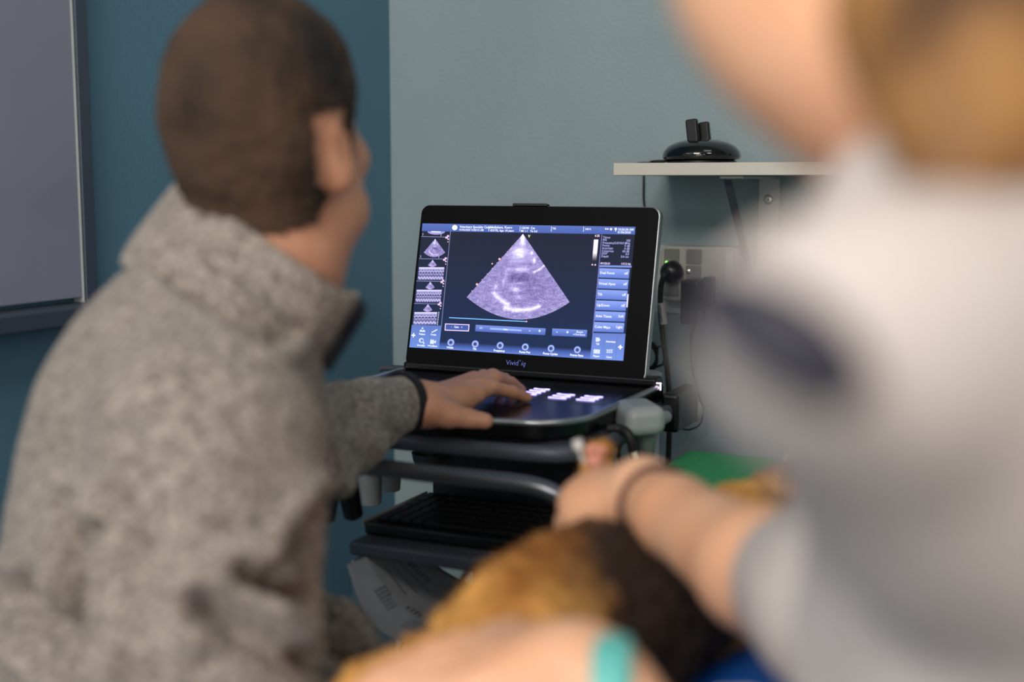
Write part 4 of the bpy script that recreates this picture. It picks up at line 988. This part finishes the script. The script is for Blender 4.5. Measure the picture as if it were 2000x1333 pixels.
# far hand over the cat, fingers folded round its leg
H0 = P(1250, 962, 1.0)
kk = [P(1165, 950, 1.06), P(1150, 975, 1.045), P(1138, 1000, 1.03), P(1130, 1025, 1.01)]
for k in kk: wb.append(cap(lerp(H0, wR_, .4), k, .024, .0115, .014))
wb.append(ell(P(1180, 985, 1.03), (.038, .034, .024), None, .02))
for i, (a, (b, c)) in enumerate(zip(kk, (((1140, 968), (1150, 1000)), ((1116, 992), (1128, 1022)), ((1100, 1018), (1116, 1045)), ((1098, 1040), (1118, 1062))))):
    wb += finger(a, P(b[0]+4, b[1], 1.09-.015*i), P(*b, 1.10-.015*i), P(*c, 1.10-.015*i), .0084-.0006*(i == 3))
wb += [cap(P(1210, 990, 1.0), P(1180, 1020, 1.0), .017, .012, .01), cap(P(1180, 1020, 1.0), P(1160, 1040, 1.02), .0115, .009, .006)]
# near hand across the cat's rump
k2 = [P(985, 1262, .735), P(955, 1285, .715), P(940, 1315, .70), P(935, 1345, .68)]
for k in k2: wb.append(cap(P(1140, 1325, .675), k, .022, .0125, .014))
wb.append(cap(wL_, P(1110, 1320, .685), .025, .026, .02))
tips = (((900, 1262), (845, 1275), (800, 1295)), ((865, 1290), (790, 1302), (730, 1322)), ((850, 1325), (770, 1335), (705, 1350)), ((855, 1358), (795, 1368), (745, 1380)))
for i, (a, t3) in enumerate(zip(k2, tips)):
    wb += finger(a, *[P(x, y, .735-.018*i+.008*j) for j, (x, y) in enumerate(t3)], .0092-.0008*(i == 3))
wb += [cap(P(1100, 1300, .70), P(1060, 1262, .735), .018, .0135, .012), cap(P(1060, 1262, .735), P(1000, 1240, .765), .0125, .0105, .006), cap(P(1000, 1240, .765), P(955, 1240, .78), .0102, .009, .004)]
fw0 = V3(hipw[0], hipw[1], 0); wl = []
for s_ in (1, -1):
    a = hipw+WBR*s_*.09; f_ = V3(a[0], a[1], .09)-WBF*.02; wl.append((a, f_)); wb += chain([a, lerp(a, f_, .48), f_], [.08, .05, .035], .03)
woman, wv_, wf_ = solid('person', wb, .0042, M['skin2'], origin=fw0, relax=2)
tag(woman, 'woman with brown hair in a pale grey top at right, holding the cat', 'person')
eyes(wq, WR, .98, woman, M['black'])
# hair cap and the loose locks that fall on her shoulder
lw = to_local(wv_, WO, WR, .98); x_, y_, z_ = lw[:, 0], lw[:, 1], lw[:, 2]
hmw = (z_ > np.where(y_ < .0, -.10+np.maximum(0, y_+.03)*2.5, .035+(y_)*.75)) & (np.linalg.norm(lw, axis=1) < .19) & ~((np.abs(x_) > .0745) & (y_ > -.035) & (y_ < .02) & (z_ < .034))
hw = shell('hair', wv_, wf_, hmw, .012, M['hair_w'], woman, disp=lambda p: .003*fbm(p, 40))
lock = chain([wq(-.05, -.02, .06), wq(-.075, -.045, -.02), P(1890, -260, .43), P(1880, 0, .41), P(1912, 190, .375), P(1880, 330, .355)], [.045, .040, .040, .034, .023, .010], .03)
lock += chain([wq(.05, -.06, 0), wq(.03, -.09, -.09), wq(.0, -.10, -.16)], [.04, .035, .025], .03)
solid('hair_lock', lock, .005, M['hair_w'], woman, disp=lambda p: .004*fbm(p, 30)+.002*fbm(p, 90))
# scrub top
def wt(c, a, b, h, k=.05): return ell(c, (b, a, h), np.stack([WBR, WBF, V3(0, 0, 1)]), k)
st = [wt(fo((.262, .50, 1.215)), .088, .165, .075), wt(fo((.262, .50, 1.13)), .098, .145, .10), wt(fo((.310, .52, 1.02)), .115, .15, .12), wt(fo((.42, .56, .93)), .14, .165, .12), wt(fo((.57, .62, .87)), .15, .19, .12)]
st += [ell(P(1560, 650, .315), (.021, .021, .018), None, .03), ell(P(1725, 680, .33), (.034, .040, .034), None, .04)]
st += chain([P(1770, 440, .42), P(1900, 720, .38)], [.030, .055], .06)+chain([P(1880, 800, .45), P(1830, 1250, .53)], [.050, .060], .06)+[ell(P(1930, 900, .385), (.046, .046, .05), None, .05)]
st += chain([nbw+V3(0, 0, -.06), chw, hipw], [.085, .115, .13], .05)
st += chain([sR, lerp(sR, eR, .5), P(1690, 1180, .68), P(1592, 1150, .735)], [.072, .062, .054, .050], .03)
st += chain([sL, lerp(sL, eL, .5), eL], [.065, .055, .05], .03)
st += chain([nbw+V3(0, 0, .0), nbw-V3(0, 0, .03)], [.062, .08], .03)
top_, tv_, tf_ = solid('scrub_top', st, .006, M['scrub'], woman, disp=lambda p: .003*fbm(p, 16)+.0012*fbm(p, 40), relax=2)
MB().tube([P(1392, 585, .305), P(1445, 612, .29), P(1515, 652, .284), P(1590, 705, .280), P(1675, 768, .278)], [.007, .010, .0115, .011, .006], 28, smooth=10).build('dark_strap', M['strap'], woman, smooth=True)
MB().tube([P(1392, 572, .36), P(1450, 572, .33)], [.005, .006], 12).build('strap_end', M['pink'], woman, smooth=True)
# bands on the wrists
def band(c, ax, r, w_, nm, mt, flat=1.0):
    c = np.array(c); ax = unit(ax); h = unit(np.cross(ax, V3(0, 0, 1))); g_ = np.cross(ax, h); vs = []
    n = 40; m = 8
    for k in range(n):
        t = 2*math.pi*k/n; dr = h*math.cos(t)+g_*math.sin(t)*flat
        for j in range(m):
            u = 2*math.pi*j/m; vs.append(c+dr*(r+w_[0]*math.cos(u))+ax*w_[1]*math.sin(u))
    fs = [(k*m+j, k*m+(j+1) % m, ((k+1) % n)*m+(j+1) % m, ((k+1) % n)*m+j) for k in range(n) for j in range(m)]
    return MB().add(vs, fs).build(nm, mt, woman, smooth=True)
band(lerp(eR, wR_, .93), wR_-eR, .030, (.0028, .0028), 'hair_tie', M['tie'])
band(P(1194, 1372, .660), D(1, -.1), .0335, (.003, .0105), 'wristband', M['teal'])
wtr = [wt(hipw+V3(0, 0, -.03), .135, .175, .11)]
for a, f_ in wl: wtr += chain([a, lerp(a, f_, .5), f_], [.10, .075, .065], .04)
solid('scrub_trousers', wtr, .009, M['scrub_pants'], woman, disp=lambda p: .003*fbm(p, 12))
for a, f_ in wl:
    b = V3(f_[0], f_[1], 0); solid('shoe', [ell(b+WBF*.06+V3(0, 0, .035), (.045, .13, .038), np.stack([WBR, WBF, V3(0, 0, 1)]), .02), cap(b+V3(0, 0, .045), b+V3(0, 0, .09), .045, .042, .03)], .007, M['black'], woman)
